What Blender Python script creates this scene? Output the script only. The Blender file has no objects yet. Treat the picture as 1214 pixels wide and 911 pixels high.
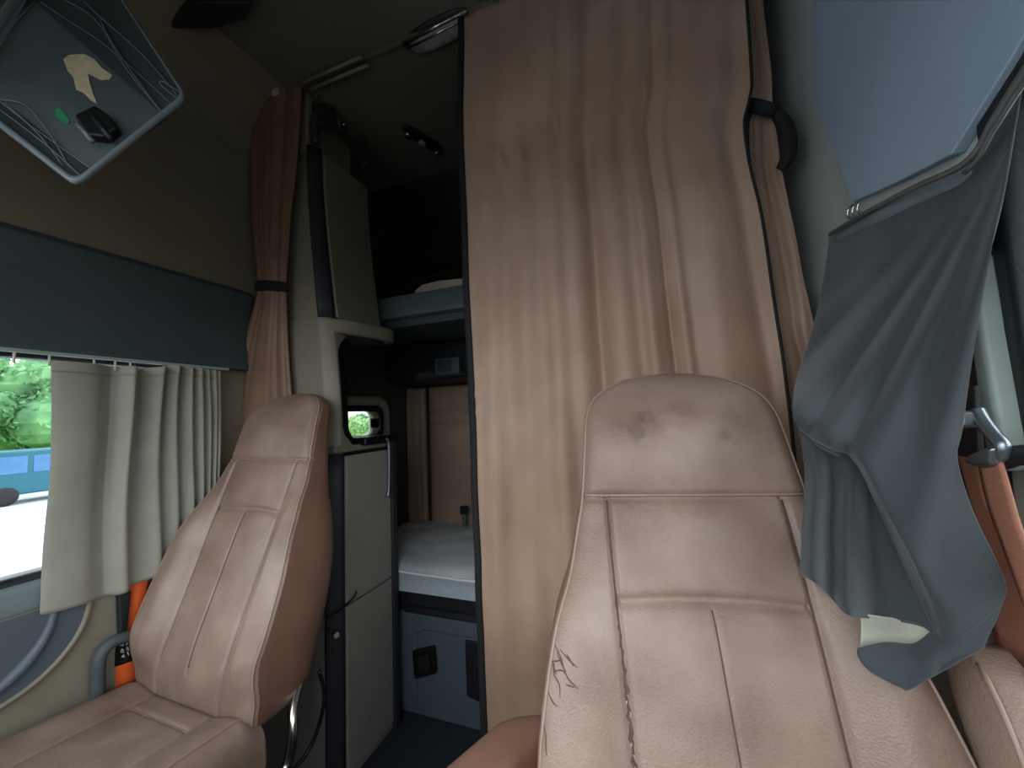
import bpy, math, random
from mathutils import Vector, Matrix, noise
random.seed(7)
W, H = 1214.0, 911.0
FPX = 456.0
sc = bpy.context.scene
COL = sc.collection
PI = math.pi

# ------------------------------------------------------------------ camera
EYE = Vector((0, 0, 1.4))
_yaw, _pit, _rol = math.radians(20), math.radians(4.4), math.radians(2.26)
_f0 = Vector((-math.sin(_yaw), math.cos(_yaw), 0))
_r0 = Vector((math.cos(_yaw), math.sin(_yaw), 0))
FWD = (_f0 * math.cos(_pit) + Vector((0, 0, 1)) * math.sin(_pit)).normalized()
_u0 = (Vector((0, 0, 1)) * math.cos(_pit) - _f0 * math.sin(_pit)).normalized()
CX = _r0 * math.cos(_rol) - _u0 * math.sin(_rol)
CY = _u0 * math.cos(_rol) + _r0 * math.sin(_rol)
cd = bpy.data.cameras.new('camera')
cam = bpy.data.objects.new('camera', cd)
COL.objects.link(cam)
cd.sensor_width = 36.0
cd.lens = FPX / W * 36.0
cd.clip_start = 0.02
_m = Matrix((CX, CY, -FWD)).transposed().to_4x4()
_m.translation = EYE
cam.matrix_world = _m
sc.camera = cam

def ray(x, y):
    return FWD + CX * ((x - 607.0) / FPX) + CY * ((455.5 - y) / FPX)
def at(x, y, d): return EYE + ray(x, y) * d
def onX(x, y, X):
    r = ray(x, y); return EYE + r * (X / r.x)
def onY(x, y, Y):
    r = ray(x, y); return EYE + r * (Y / r.y)
def onZ(x, y, Z):
    r = ray(x, y); return EYE + r * ((Z - EYE.z) / r.z)

# ------------------------------------------------------------------ materials
def lin(c):
    out = []
    for v in c:
        v = v / 255.0
        out.append(v / 12.92 if v <= 0.04045 else ((v + 0.055) / 1.055) ** 2.4)
    return (*out, 1.0)

def mat(name, rgb, rough=0.6, vary=0.12, vscale=6.0, bump=0.0, bscale=200.0, metal=0.0, spec=0.5,
        sheen=0.0, rgb2=None, stretch=None, detail=4.0):
    m = bpy.data.materials.new(name); m.use_nodes = True
    nt = m.node_tree; b = nt.nodes['Principled BSDF']
    b.inputs['Roughness'].default_value = rough
    b.inputs['Metallic'].default_value = metal
    b.inputs['Specular IOR Level'].default_value = spec
    if sheen: b.inputs['Sheen Weight'].default_value = sheen
    tc = nt.nodes.new('ShaderNodeTexCoord')
    mp = nt.nodes.new('ShaderNodeMapping')
    nt.links.new(tc.outputs['Object'], mp.inputs['Vector'])
    if stretch: mp.inputs['Scale'].default_value = stretch
    n = nt.nodes.new('ShaderNodeTexNoise'); n.inputs['Scale'].default_value = vscale; n.inputs['Detail'].default_value = detail
    nt.links.new(mp.outputs['Vector'], n.inputs['Vector'])
    rp = nt.nodes.new('ShaderNodeValToRGB')
    c = lin(rgb)
    c1 = tuple(max(0, v * (1 - vary)) for v in c[:3]) + (1,)
    c2 = lin(rgb2) if rgb2 else tuple(min(1, v * (1 + vary)) for v in c[:3]) + (1,)
    rp.color_ramp.elements[0].position = 0.3; rp.color_ramp.elements[0].color = c1
    rp.color_ramp.elements[1].position = 0.7; rp.color_ramp.elements[1].color = c2
    nt.links.new(n.outputs['Fac'], rp.inputs['Fac'])
    nt.links.new(rp.outputs['Color'], b.inputs['Base Color'])
    if bump:
        n2 = nt.nodes.new('ShaderNodeTexNoise'); n2.inputs['Scale'].default_value = bscale; n2.inputs['Detail'].default_value = 3
        nt.links.new(tc.outputs['Object'], n2.inputs['Vector'])
        bp = nt.nodes.new('ShaderNodeBump'); bp.inputs['Strength'].default_value = bump; bp.inputs['Distance'].default_value = 0.002
        nt.links.new(n2.outputs['Fac'], bp.inputs['Height'])
        nt.links.new(bp.outputs['Normal'], b.inputs['Normal'])
    return m

def glass_mat(name, tint=(0.96, 0.98, 0.98, 1)):
    m = bpy.data.materials.new(name); m.use_nodes = True
    nt = m.node_tree; nt.nodes.clear()
    o = nt.nodes.new('ShaderNodeOutputMaterial'); mx = nt.nodes.new('ShaderNodeMixShader')
    t = nt.nodes.new('ShaderNodeBsdfTransparent'); t.inputs['Color'].default_value = tint
    g = nt.nodes.new('ShaderNodeBsdfGlossy'); g.inputs['Roughness'].default_value = 0.02
    fr = nt.nodes.new('ShaderNodeFresnel'); fr.inputs['IOR'].default_value = 1.25
    nt.links.new(fr.outputs[0], mx.inputs[0]); nt.links.new(t.outputs[0], mx.inputs[1]); nt.links.new(g.outputs[0], mx.inputs[2])
    nt.links.new(mx.outputs[0], o.inputs['Surface'])
    return m

M = {
 'leather': mat('seat_leather', (134, 110, 96), 0.36, 0.15, 7, 0.55, 300, rgb2=(158, 137, 123)),
 'leather_side': mat('seat_side_vinyl', (132, 98, 82), 0.46, 0.1, 8, 0.3, 420),
 'piping': mat('piping', (156, 130, 116), 0.4, 0.05, 30),
 'seam': mat('seam_thread', (92, 66, 58), 0.7, 0.1, 30),
 'tear': mat('torn_leather', (100, 72, 64), 0.8, 0.2, 60),
 'stuffing': mat('stuffing', (176, 172, 160), 0.9, 0.2, 80),
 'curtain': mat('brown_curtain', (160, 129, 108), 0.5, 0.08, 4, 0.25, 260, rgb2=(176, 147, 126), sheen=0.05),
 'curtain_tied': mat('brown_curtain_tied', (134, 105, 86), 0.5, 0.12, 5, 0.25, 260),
 'binding': mat('black_binding', (20, 22, 25), 0.8, 0.1, 40),
 'beige': mat('beige_plastic', (134, 127, 111), 0.5, 0.05, 9, 0.15, 500),
 'beige_dark': mat('beige_door', (146, 142, 132), 0.55, 0.06, 9, 0.15, 500),
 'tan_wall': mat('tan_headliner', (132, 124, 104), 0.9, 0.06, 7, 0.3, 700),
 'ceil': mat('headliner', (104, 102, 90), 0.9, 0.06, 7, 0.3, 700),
 'slate': mat('slate_plastic', (66, 78, 82), 0.5, 0.06, 9, 0.25, 600),
 'slate_light': mat('slate_panel', (86, 98, 108), 0.5, 0.06, 7, 0.2, 600),
 'dark': mat('dark_plastic', (26, 29, 34), 0.5, 0.1, 12, 0.2, 500),
 'navy': mat('dark_strip', (42, 45, 51), 0.6, 0.06, 12, 0.15, 500),
 'black': mat('black_plastic', (13, 14, 16), 0.45, 0.1, 12),
 'carpet': mat('carpet', (40, 45, 52), 0.95, 0.25, 120, 0.6, 500),
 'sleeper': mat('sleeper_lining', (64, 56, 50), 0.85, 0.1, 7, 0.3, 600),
 'pad': mat('padded_panel', (144, 122, 104), 0.55, 0.1, 7, 0.2, 400),
 'bunk': mat('bunk_board', (92, 108, 110), 0.5, 0.06, 9, 0.15, 500),
 'mattress': mat('mattress_ticking', (176, 184, 190), 0.85, 0.12, 4, 0.4, 300, rgb2=(204, 208, 210)),
 'mattress_side': mat('mattress_border', (166, 178, 188), 0.85, 0.1, 60, 0.5, 300),
 'cream': mat('cream_cloth', (206, 200, 182), 0.8, 0.1, 20, 0.3, 300),
 'bracket': mat('bracket_grey', (58, 58, 54), 0.5, 0.1, 12, 0.2, 500),
 'chrome': mat('chrome', (190, 190, 188), 0.18, 0.05, 10, metal=1.0),
 'steel': mat('satin_steel', (138, 146, 150), 0.3, 0.06, 20, metal=0.8),
 'lens': mat('lamp_lens', (150, 152, 150), 0.15, 0.2, 60, spec=0.8),
 'door_curtain': mat('grey_beige_curtain', (150, 148, 136), 0.75, 0.06, 12, 0.35, 500, sheen=0.1),
 'slate_curtain': mat('slate_curtain', (50, 57, 61), 0.85, 0.06, 10, 0.35, 600, sheen=0.25),
 'hem_band': mat('hem_band', (112, 122, 130), 0.8, 0.06, 12, 0.3, 500),
 'curtain_lining': mat('curtain_lining', (168, 168, 154), 0.85, 0.06, 12, 0.3, 500),
 'tray': mat('grey_tray', (84, 94, 96), 0.4, 0.1, 8, 0.15, 400),
 'tray_wall': mat('tray_wall', (56, 64, 66), 0.45, 0.1, 8, 0.15, 400),
 'tray_rim': mat('tray_rim', (112, 126, 130), 0.35, 0.08, 8),
 'paper': mat('torn_paper', (204, 190, 156), 0.8, 0.12, 60),
 'green': mat('green_sticker', (34, 140, 92), 0.6, 0.06, 30),
 'orange': mat('orange_webbing', (250, 104, 44), 0.65, 0.06, 60, 0.3, 400),
 'rust': mat('rust_webbing', (170, 116, 94), 0.7, 0.1, 40, 0.3, 400, stretch=(1, 1, 6)),
 'white': mat('white_ink', (220, 224, 224), 0.7, 0.02, 30),
 'door_panel': mat('door_inner_panel', (80, 90, 99), 0.5, 0.06, 9, 0.2, 500),
 'sill': mat('door_sill', (112, 124, 128), 0.5, 0.06, 9, 0.2, 500),
 'grey_tube': mat('grey_foam_grip', (76, 84, 88), 0.6, 0.06, 12, 0.2, 500),
 'pillar': mat('pillar_trim', (150, 164, 158), 0.5, 0.08, 9, 0.15, 500),
 'pillar_beige': mat('pillar_beige', (178, 184, 178), 0.6, 0.06, 9, 0.2, 500),
 'hazed_panel': mat('haze_tinted_panel', (152, 172, 190), 0.6, 0.06, 6, 0.25, 600),  # dark side panel; the blue haze over it is put into its colour
 'glass': glass_mat('window_glass'),
 'road': mat('asphalt', (176, 178, 178), 0.9, 0.12, 0.6),
 'line': mat('road_line', (230, 230, 226), 0.8, 0.05, 2),
 'verge': mat('grass_verge', (110, 140, 70), 0.95, 0.3, 3),
 'leaf': mat('leaf_green', (96, 150, 84), 0.7, 0.35, 0.9, rgb2=(160, 196, 120)),
 'leaf_dark': mat('leaf_dark', (70, 124, 74), 0.7, 0.35, 0.9, rgb2=(120, 170, 110)),
 'bark': mat('bark', (92, 78, 62), 0.9, 0.2, 6),
 'teal': mat('teal_paint', (12, 84, 100), 0.3, 0.04, 3),
 'van_glass': mat('van_glass', (70, 110, 150), 0.1, 0.1, 3),
 'rubber': mat('rubber', (24, 24, 26), 0.8, 0.1, 20),
}

# ------------------------------------------------------------------ builders
XF = None
class MB:
    def __init__(s): s.v = []; s.f = []
    def add(s, vs, fs):
        b = len(s.v); s.v += [Vector(v) for v in vs]; s.f += [tuple(i + b for i in f) for f in fs]; return s
    def box(s, lo, hi):
        x0, y0, z0 = lo; x1, y1, z1 = hi
        return s.add([(x0,y0,z0),(x1,y0,z0),(x1,y1,z0),(x0,y1,z0),(x0,y0,z1),(x1,y0,z1),(x1,y1,z1),(x0,y1,z1)],
                     [(0,3,2,1),(4,5,6,7),(0,1,5,4),(1,2,6,5),(2,3,7,6),(3,0,4,7)])
    def hexa(s, p):       # 8 points: bottom loop 4, top loop 4
        return s.add(p, [(0,3,2,1),(4,5,6,7),(0,1,5,4),(1,2,6,5),(2,3,7,6),(3,0,4,7)])
    def rings(s, R, closed=True, cap=True):
        n = len(R[0]); b = len(s.v)
        for r in R: s.v += [Vector(p) for p in r]
        for i in range(len(R) - 1):
            for j in range(n if closed else n - 1):
                k = (j + 1) % n
                s.f.append((b+i*n+j, b+i*n+k, b+(i+1)*n+k, b+(i+1)*n+j))
        if cap and closed:
            s.f.append(tuple(b + j for j in range(n))[::-1])
            s.f.append(tuple(b + (len(R)-1)*n + j for j in range(n)))
        return s
    def grid(s, R): return s.rings(R, closed=False, cap=False)
    def tube(s, pts, r, seg=10, taper=None):
        pts = [Vector(p) for p in pts]; R = []; prev = None
        for i, p in enumerate(pts):
            t = (pts[min(i+1, len(pts)-1)] - pts[max(i-1, 0)])
            if t.length < 1e-9: t = Vector((0,0,1))
            t.normalize()
            if prev is None:
                a = Vector((0,0,1)) if abs(t.z) < .9 else Vector((1,0,0))
                n = t.cross(a).normalized()
            else:
                n = (prev - t * prev.dot(t))
                n = n.normalized() if n.length > 1e-6 else t.orthogonal().normalized()
            prev = n; b = t.cross(n)
            rr = r if taper is None else r * taper[i]
            R.append([p + n*rr*math.cos(2*PI*k/seg) + b*rr*math.sin(2*PI*k/seg) for k in range(seg)])
        return s.rings(R)
    def prism(s, poly, off):
        poly = [Vector(p) for p in poly]; off = Vector(off)
        return s.rings([poly, [p + off for p in poly]])
    def build(s, name, m, parent=None, smooth=True, bevel=0, bseg=3, sub=0, solid=0, solid_off=0):
        me = bpy.data.meshes.new(name)
        inv = Vector((0, 0, 0))
        o = bpy.data.objects.new(name, me)
        p = parent
        while p is not None: inv = inv - p.location; p = p.parent
        vs = [XF @ v for v in s.v] if XF else s.v
        me.from_pydata([v + inv for v in vs], [], s.f); me.update()
        import bmesh
        bm = bmesh.new(); bm.from_mesh(me)
        bmesh.ops.recalc_face_normals(bm, faces=bm.faces)
        bm.to_mesh(me); bm.free()
        me.materials.append(m)
        COL.objects.link(o)
        if parent: o.parent = parent
        if smooth:
            for f in me.polygons: f.use_smooth = True
        if solid:
            q = o.modifiers.new('solid', 'SOLIDIFY'); q.thickness = solid; q.offset = solid_off
        if bevel:
            q = o.modifiers.new('bevel', 'BEVEL'); q.width = bevel; q.segments = bseg; q.limit_method = 'ANGLE'; q.angle_limit = math.radians(35)
            q.harden_normals = False
            w = o.modifiers.new('wn', 'WEIGHTED_NORMAL')
        if sub:
            q = o.modifiers.new('sub', 'SUBSURF'); q.levels = sub; q.render_levels = sub
        return o

def tag(o, label, cat, group=None):
    o['label'] = label; o['category'] = cat
    if group: o['group'] = group
    return o
def thing(name, label, cat, loc=(0, 0, 0), group=None):
    o = bpy.data.objects.new(name, None); COL.objects.link(o); o.location = loc
    o.empty_display_size = 0.05
    return tag(o, label, cat, group)
def struct(o):
    o['kind'] = 'structure'; return o

def lerp(a, b, t): return a + (b - a) * t
def interp(tab, x):
    """piecewise smooth (monotone cosine-free cubic hermite) table lookup on sorted xs"""
    n = len(tab)
    if x <= tab[0][0]: return tab[0][1]
    if x >= tab[-1][0]: return tab[-1][1]
    for i in range(n - 1):
        x0, y0 = tab[i]; x1, y1 = tab[i+1]
        if x0 <= x <= x1:
            h = x1 - x0; t = (x - x0) / h; dl = (y1 - y0) / h
            def slope(k):
                if k <= 0 or k >= n - 1: return None
                a = (tab[k][1]-tab[k-1][1])/(tab[k][0]-tab[k-1][0]); b = (tab[k+1][1]-tab[k][1])/(tab[k+1][0]-tab[k][0])
                return 0.0 if a*b <= 0 else 2*a*b/(a+b)
            m0 = slope(i); m1 = slope(i+1)
            m0 = dl if m0 is None else m0; m1 = dl if m1 is None else m1
            t2, t3 = t*t, t*t*t
            return y0*(2*t3-3*t2+1) + h*m0*(t3-2*t2+t) + y1*(-2*t3+3*t2) + h*m1*(t3-t2)
def smooth(a, b, x):
    t = max(0.0, min(1.0, (x - a) / (b - a))); return t*t*(3-2*t)
def gs(x, w): return math.exp(-(x/w)**2)
def crom(pts, n):
    """Catmull-Rom through points, n samples per span"""
    P = [Vector(p) for p in pts]; out = []
    for i in range(len(P)-1):
        p0 = P[max(i-1,0)]; p1 = P[i]; p2 = P[i+1]; p3 = P[min(i+2,len(P)-1)]
        for k in range(n):
            t = k/n
            out.append(0.5*((2*p1)+(p2-p0)*t+(2*p0-5*p1+4*p2-p3)*t*t+(3*p1-p0-3*p2+p3)*t*t*t))
    out.append(P[-1]); return out
def rrect(cx, cy, hx, hy, r, n=6):
    out = []
    for sx, sy, a0 in ((1,1,0),(-1,1,90),(-1,-1,180),(1,-1,270)):
        for k in range(n+1):
            a = math.radians(a0 + 90*k/n)
            out.append((cx + sx*(hx-r) + r*math.cos(a), cy + sy*(hy-r) + r*math.sin(a)))
    return out

# ------------------------------------------------------------------ room shell
XL, XR, YB, YF, ZC = -1.65, 0.45, 2.35, -0.45, 2.85
def wall_with_holes(axis, coord, thick, a0, a1, b0, b1, holes, name, m):
    """wall in plane axis=coord, spanning a (Y or X) and z, rectangular holes (a0,a1,z0,z1)"""
    mb = MB()
    av = sorted({a0, a1, *[h[0] for h in holes], *[h[1] for h in holes]})
    bv = sorted({b0, b1, *[h[2] for h in holes], *[h[3] for h in holes]})
    for i in range(len(av)-1):
        for j in range(len(bv)-1):
            ca, cb = (av[i]+av[i+1])/2, (bv[j]+bv[j+1])/2
            if any(h[0] < ca < h[1] and h[2] < cb < h[3] for h in holes): continue
            if axis == 'x': mb.box((min(coord, coord+thick), av[i], bv[j]), (max(coord, coord+thick), av[i+1], bv[j+1]))
            else: mb.box((av[i], min(coord, coord+thick), bv[j]), (av[i+1], max(coord, coord+thick), bv[j+1]))
    return struct(mb.build(name, m, smooth=False))
WIN = (-0.35, 1.02, 0.99, 1.63)          # door window on the left wall: y0,y1,z0,z1
c0 = onX(409, 520, XL); c1 = onX(447, 487, XL)
SW = (min(c0.y, c1.y) - 0.10, max(c0.y, c1.y), c0.z, c1.z)
struct(MB().box((XL-.1, YF-.1, -.06), (XR+.1, YB+.1, 0)).build('floor', M['carpet'], smooth=False))
struct(MB().box((XL-.1, YF-.1, ZC), (XR+.1, YB+.1, ZC+.05)).build('ceiling', M['ceil'], smooth=False))
wall_with_holes('x', XL, -.05, YF, 1.24, 0, ZC, [WIN], 'wall_left', M['tan_wall'])
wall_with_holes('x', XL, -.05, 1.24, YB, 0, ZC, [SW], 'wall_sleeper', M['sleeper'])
RWIN = (-0.35, 0.685, 1.0, 1.80)
wall_with_holes('x', XR, .05, YF, YB, 0, ZC, [RWIN], 'wall_right', M['pillar_beige'])
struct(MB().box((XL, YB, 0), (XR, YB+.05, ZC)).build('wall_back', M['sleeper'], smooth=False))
wall_with_holes('y', YF, -.05, XL, XR, 0, ZC, [(XL+.12, XR-.12, 1.0, 2.15)], 'wall_front', M['dark'])

# cove between left wall and ceiling
mb = MB(); R = [(XL + .002 + .24*(1-math.cos(PI/2*k/12)), ZC - .242 + .24*math.sin(PI/2*k/12)) for k in range(13)]
mb.grid([[Vector((x, yy, z)) for x, z in R] for yy in (YF, 0, .6, 1.2)])
struct(mb.build('trim_4', M['tan_wall']))
# cove to the back of the sleeper
mb = MB(); R = []
for k in range(9):
    a = PI/2*k/8
    R.append((YB - .4*(1-math.sin(a)), ZC - .4*(1-math.cos(a)) ))
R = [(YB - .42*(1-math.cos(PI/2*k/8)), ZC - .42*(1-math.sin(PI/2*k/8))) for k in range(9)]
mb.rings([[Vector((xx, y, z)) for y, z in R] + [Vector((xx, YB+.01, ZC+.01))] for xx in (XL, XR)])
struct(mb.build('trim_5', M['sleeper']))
# header panel above the left door window: bulged profile with a rounded lip
prof = [(0, 1.975), (.035, 1.97), (.052, 1.95), (.05, 1.925), (.03, 1.90), (.022, 1.86), (.02, 1.74), (.03, 1.67), (.045, 1.645), (.045, 1.628), (0, 1.628)]
mb = MB(); R = []
for yy, k in ((YF, 1), (1.0, 1), (1.12, 1), (1.155, .9), (1.172, .7), (1.18, .2)):
    R.append([Vector((XL + x*k, yy, 1.80 + (z-1.80)*(1 if k > .95 else (.97 + .03*k)))) for x, z in prof])
mb.rings(R); struct(mb.build('trim_1', M['slate'], bevel=.004))

# right upper panel (overhead side panel, thick with a rounded rim)
pl = [(975, -160), (973, 40), (976, 118), (988, 145), (1003, 185), (1022, 238), (1080, 213), (1146, 180), (1214, 76), (1330, -110), (1330, -160)]
pts = [onX(x, y, XR) for x, y in pl]
pts = [Vector((XR, max(p.y, 0.02), min(p.z, ZC-.01))) for p in pts]
mb = MB().prism(pts, (-.018, 0, 0)); struct(mb.build('trim_2', M['hazed_panel'], bevel=.003, bseg=2))

# dark hatch corner on the ceiling
pl = [(203, 19), (232, -14), (300, -14), (292, 8), (252, 20)]
pts = [onZ(x, y, ZC) for x, y in pl]
mb = MB().prism(pts, (0, 0, -.05)); struct(mb.build('trim_3', M['dark'], bevel=.006))

# ------------------------------------------------------------------ windows
# left door window frame and pane
mb = MB(); y0, y1, z0, z1 = WIN
fr = rrect((y0+y1)/2, (z0+z1)/2, (y1-y0)/2+.012, (z1-z0)/2+.012, .05)
fi = rrect((y0+y1)/2, (z0+z1)/2, (y1-y0)/2-.018, (z1-z0)/2-.018, .04)
mb.rings([[Vector((XL-.06, a, b)) for a, b in fr], [Vector((XL+.008, a, b)) for a, b in fr], [Vector((XL+.008, a, b)) for a, b in fi], [Vector((XL-.06, a, b)) for a, b in fi], [Vector((XL-.06, a, b)) for a, b in fr]], cap=False)
w1 = struct(mb.build('window_1', M['dark']))
MB().box((XL-.034, y0, z0), (XL-.03, y1, z1)).build('pane', M['glass'], w1, smooth=False)
# small sleeper window
y0, y1, z0, z1 = SW
cy_, cz_, hy_, hz_ = (y0+y1)/2, (z0+z1)/2, (y1-y0)/2, (z1-z0)/2
mb = MB()
ro = rrect(cy_, cz_, hy_+.085, hz_+.085, .10, 8); rm = rrect(cy_, cz_, hy_+.06, hz_+.06, .085, 8); rm2 = rrect(cy_, cz_, hy_+.03, hz_+.03, .06, 8); ri = rrect(cy_, cz_, hy_-.004, hz_-.004, .045, 8)
mb.rings([[Vector((XL+x, a, b)) for a, b in r] for r, x in ((ro, 0), (ro, .03), (rm, .045), (rm2, .012), (rm2, .022), (ri, .018), (ri, -.06))], cap=False)
w2 = struct(mb.build('window_2', M['beige_dark']))
mb = MB(); mb.rings([[Vector((XL+x, a, b)) for a, b in r] for r, x in ((rm2, .014), (rm2, .026), (ri, .026), (ri, -.05))], cap=False)
mb.build('gasket', M['black'], w2)
MB().box((XL-.034, y0-.01, z0-.01), (XL-.03, y1+.01, z1+.01)).build('pane', M['glass'], w2, smooth=False)
# right door window (outside the frame, lets daylight in)
y0, y1, z0, z1 = RWIN
mb = MB()
fr = rrect((y0+y1)/2, (z0+z1)/2, (y1-y0)/2+.012, (z1-z0)/2+.012, .05)
fi = rrect((y0+y1)/2, (z0+z1)/2, (y1-y0)/2-.018, (z1-z0)/2-.018, .04)
mb.rings([[Vector((x, a, b)) for a, b in r] for x, r in ((XR+.06, fr), (XR-.008, fr), (XR-.008, fi), (XR+.06, fi), (XR+.06, fr))], cap=False)
w3 = struct(mb.build('window_3', M['dark']))
MB().box((XR+.03, y0, z0), (XR+.034, y1, z1)).build('pane', M['glass'], w3, smooth=False)

# left door: sill ledge, beige card with the dark curved recess
dr = struct(MB().prism([Vector((XL, -.40, .05)), Vector((XL, 1.14, .05)), Vector((XL, 1.14, .93)), Vector((XL, 1.06, .985)), Vector((XL, -.40, .985))], (.022, 0, 0)).build('door_1', M['beige'], bevel=.01))
mb = MB()
sp = [(0, .995), (.022, .985), (.028, .972), (.028, .93), (.024, .915), (0, .91)]
mb.rings([[Vector((XL+x*k, yy, z)) for x, z in sp] for yy, k in ((-.4, 1), (.62, 1), (.72, .9))])
mb.build('window_sill', M['sill'], dr, bevel=.004)
# dark curved inset: boundary arc through image points
arc_px = [(108, 706), (98, 740), (78, 772), (45, 806), (0, 838), (-60, 868)]
arc = crom([onX(x, y, XL+.03) for x, y in arc_px], 8)
poly = [Vector((XL+.022, p.y, p.z)) for p in arc] + [Vector((XL+.022, -.4, arc[-1].z-.12)), Vector((XL+.022, -.4, .91)), Vector((XL+.022, arc[0].y, .912))]
MB().prism(poly, (.012, 0, 0)).build('inset_panel', M['door_panel'], dr, bevel=.005)
MB().tube([Vector((XL+.032, p.y, p.z)) for p in arc], .008, 8).build('inset_rim', M['beige'], dr)
arc2 = crom([onX(x-40, y+6, XL+.036) for x, y in arc_px], 8)
MB().tube(arc2, .016, 8, [1-.6*abs(i/(len(arc2)-1)*2-1) for i in range(len(arc2))]).build('inset_ridge', M['slate_light'], dr)

# ------------------------------------------------------------------ seats
HW = [(.52, .20), (.56, .25), (.64, .272), (.70, .278), (.80, .284), (.90, .28), (.98, .268), (1.05, .252), (1.12, .225), (1.18, .210), (1.237, .197), (1.30, .190), (1.395, .180)]
TH = [(.52, .23), (.60, .255), (.70, .265), (.90, .235), (1.10, .17), (1.237, .125), (1.39, .095)]
ZT = 1.475
def seat_front(cx, ys, s):
    def hw(z):
        b = interp(HW, min(z, 1.395))
        if z > 1.37:
            q = min(1, (z-1.37)/(ZT-1.37)); b *= (1-q**2.6)**.55 if q < 1 else 0.0
        return b*s
    def yc(z):
        y = ys + (z-1.237)*.40
        if z > 1.237: y = ys + (z-1.237)*.30
        q = max(0, min(1, (z-1.34)/(ZT-1.34)))
        y += .072*(1-math.sqrt(max(0, 1-q*q)))
        q = max(0, min(1, (.70-z)/.17)); y += .07*q*q
        return y
    def th(z):
        t = interp(TH, z)
        q = max(0, min(1, (z-1.36)/(ZT-1.36)))
        return t - .07*(1-math.sqrt(max(0, 1-q*q)))
    def front(u, z):
        h = hw(z); x = h*u; ax = abs(x)
        y = yc(z)
        # rounded edge
        u0 = .84
        if abs(u) > u0:
            q = (abs(u)-u0)/(1-u0); y += .024*(1-math.sqrt(max(0, 1-q*q)))
        # bolsters
        lower = smooth(1.20, 1.0, z)*smooth(.62, .75, z)
        y -= .040*lower*smooth(.135, .215, ax)
        # centre cushions: puff
        if z < 1.085: y -= .010*lower*gs(x, .13)*min(1, (1.085-z)/.03)
        else: y -= .006*smooth(1.237, 1.2, z)*smooth(1.08, 1.11, z)*gs(x, .14)
        # head panel puff
        if z > 1.237: y -= .016*math.sin(PI*min(1, (z-1.237)/(.20)))*(1-abs(u)**3)
        # seams
        si = lerp(.150, .140, smooth(1.2, .75, z))
        if z < 1.237: y += .0085*gs(ax-si, .0055)
        y += .008*gs(z-1.237, .005)
        if ax < si: y += .008*gs(z-(1.085-.35*(x*x)), .006)
        if z < 1.078 and z > .66: y += .004*gs(x, .004)
        return Vector((cx+x, y, z))
    return hw, yc, th, front

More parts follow.
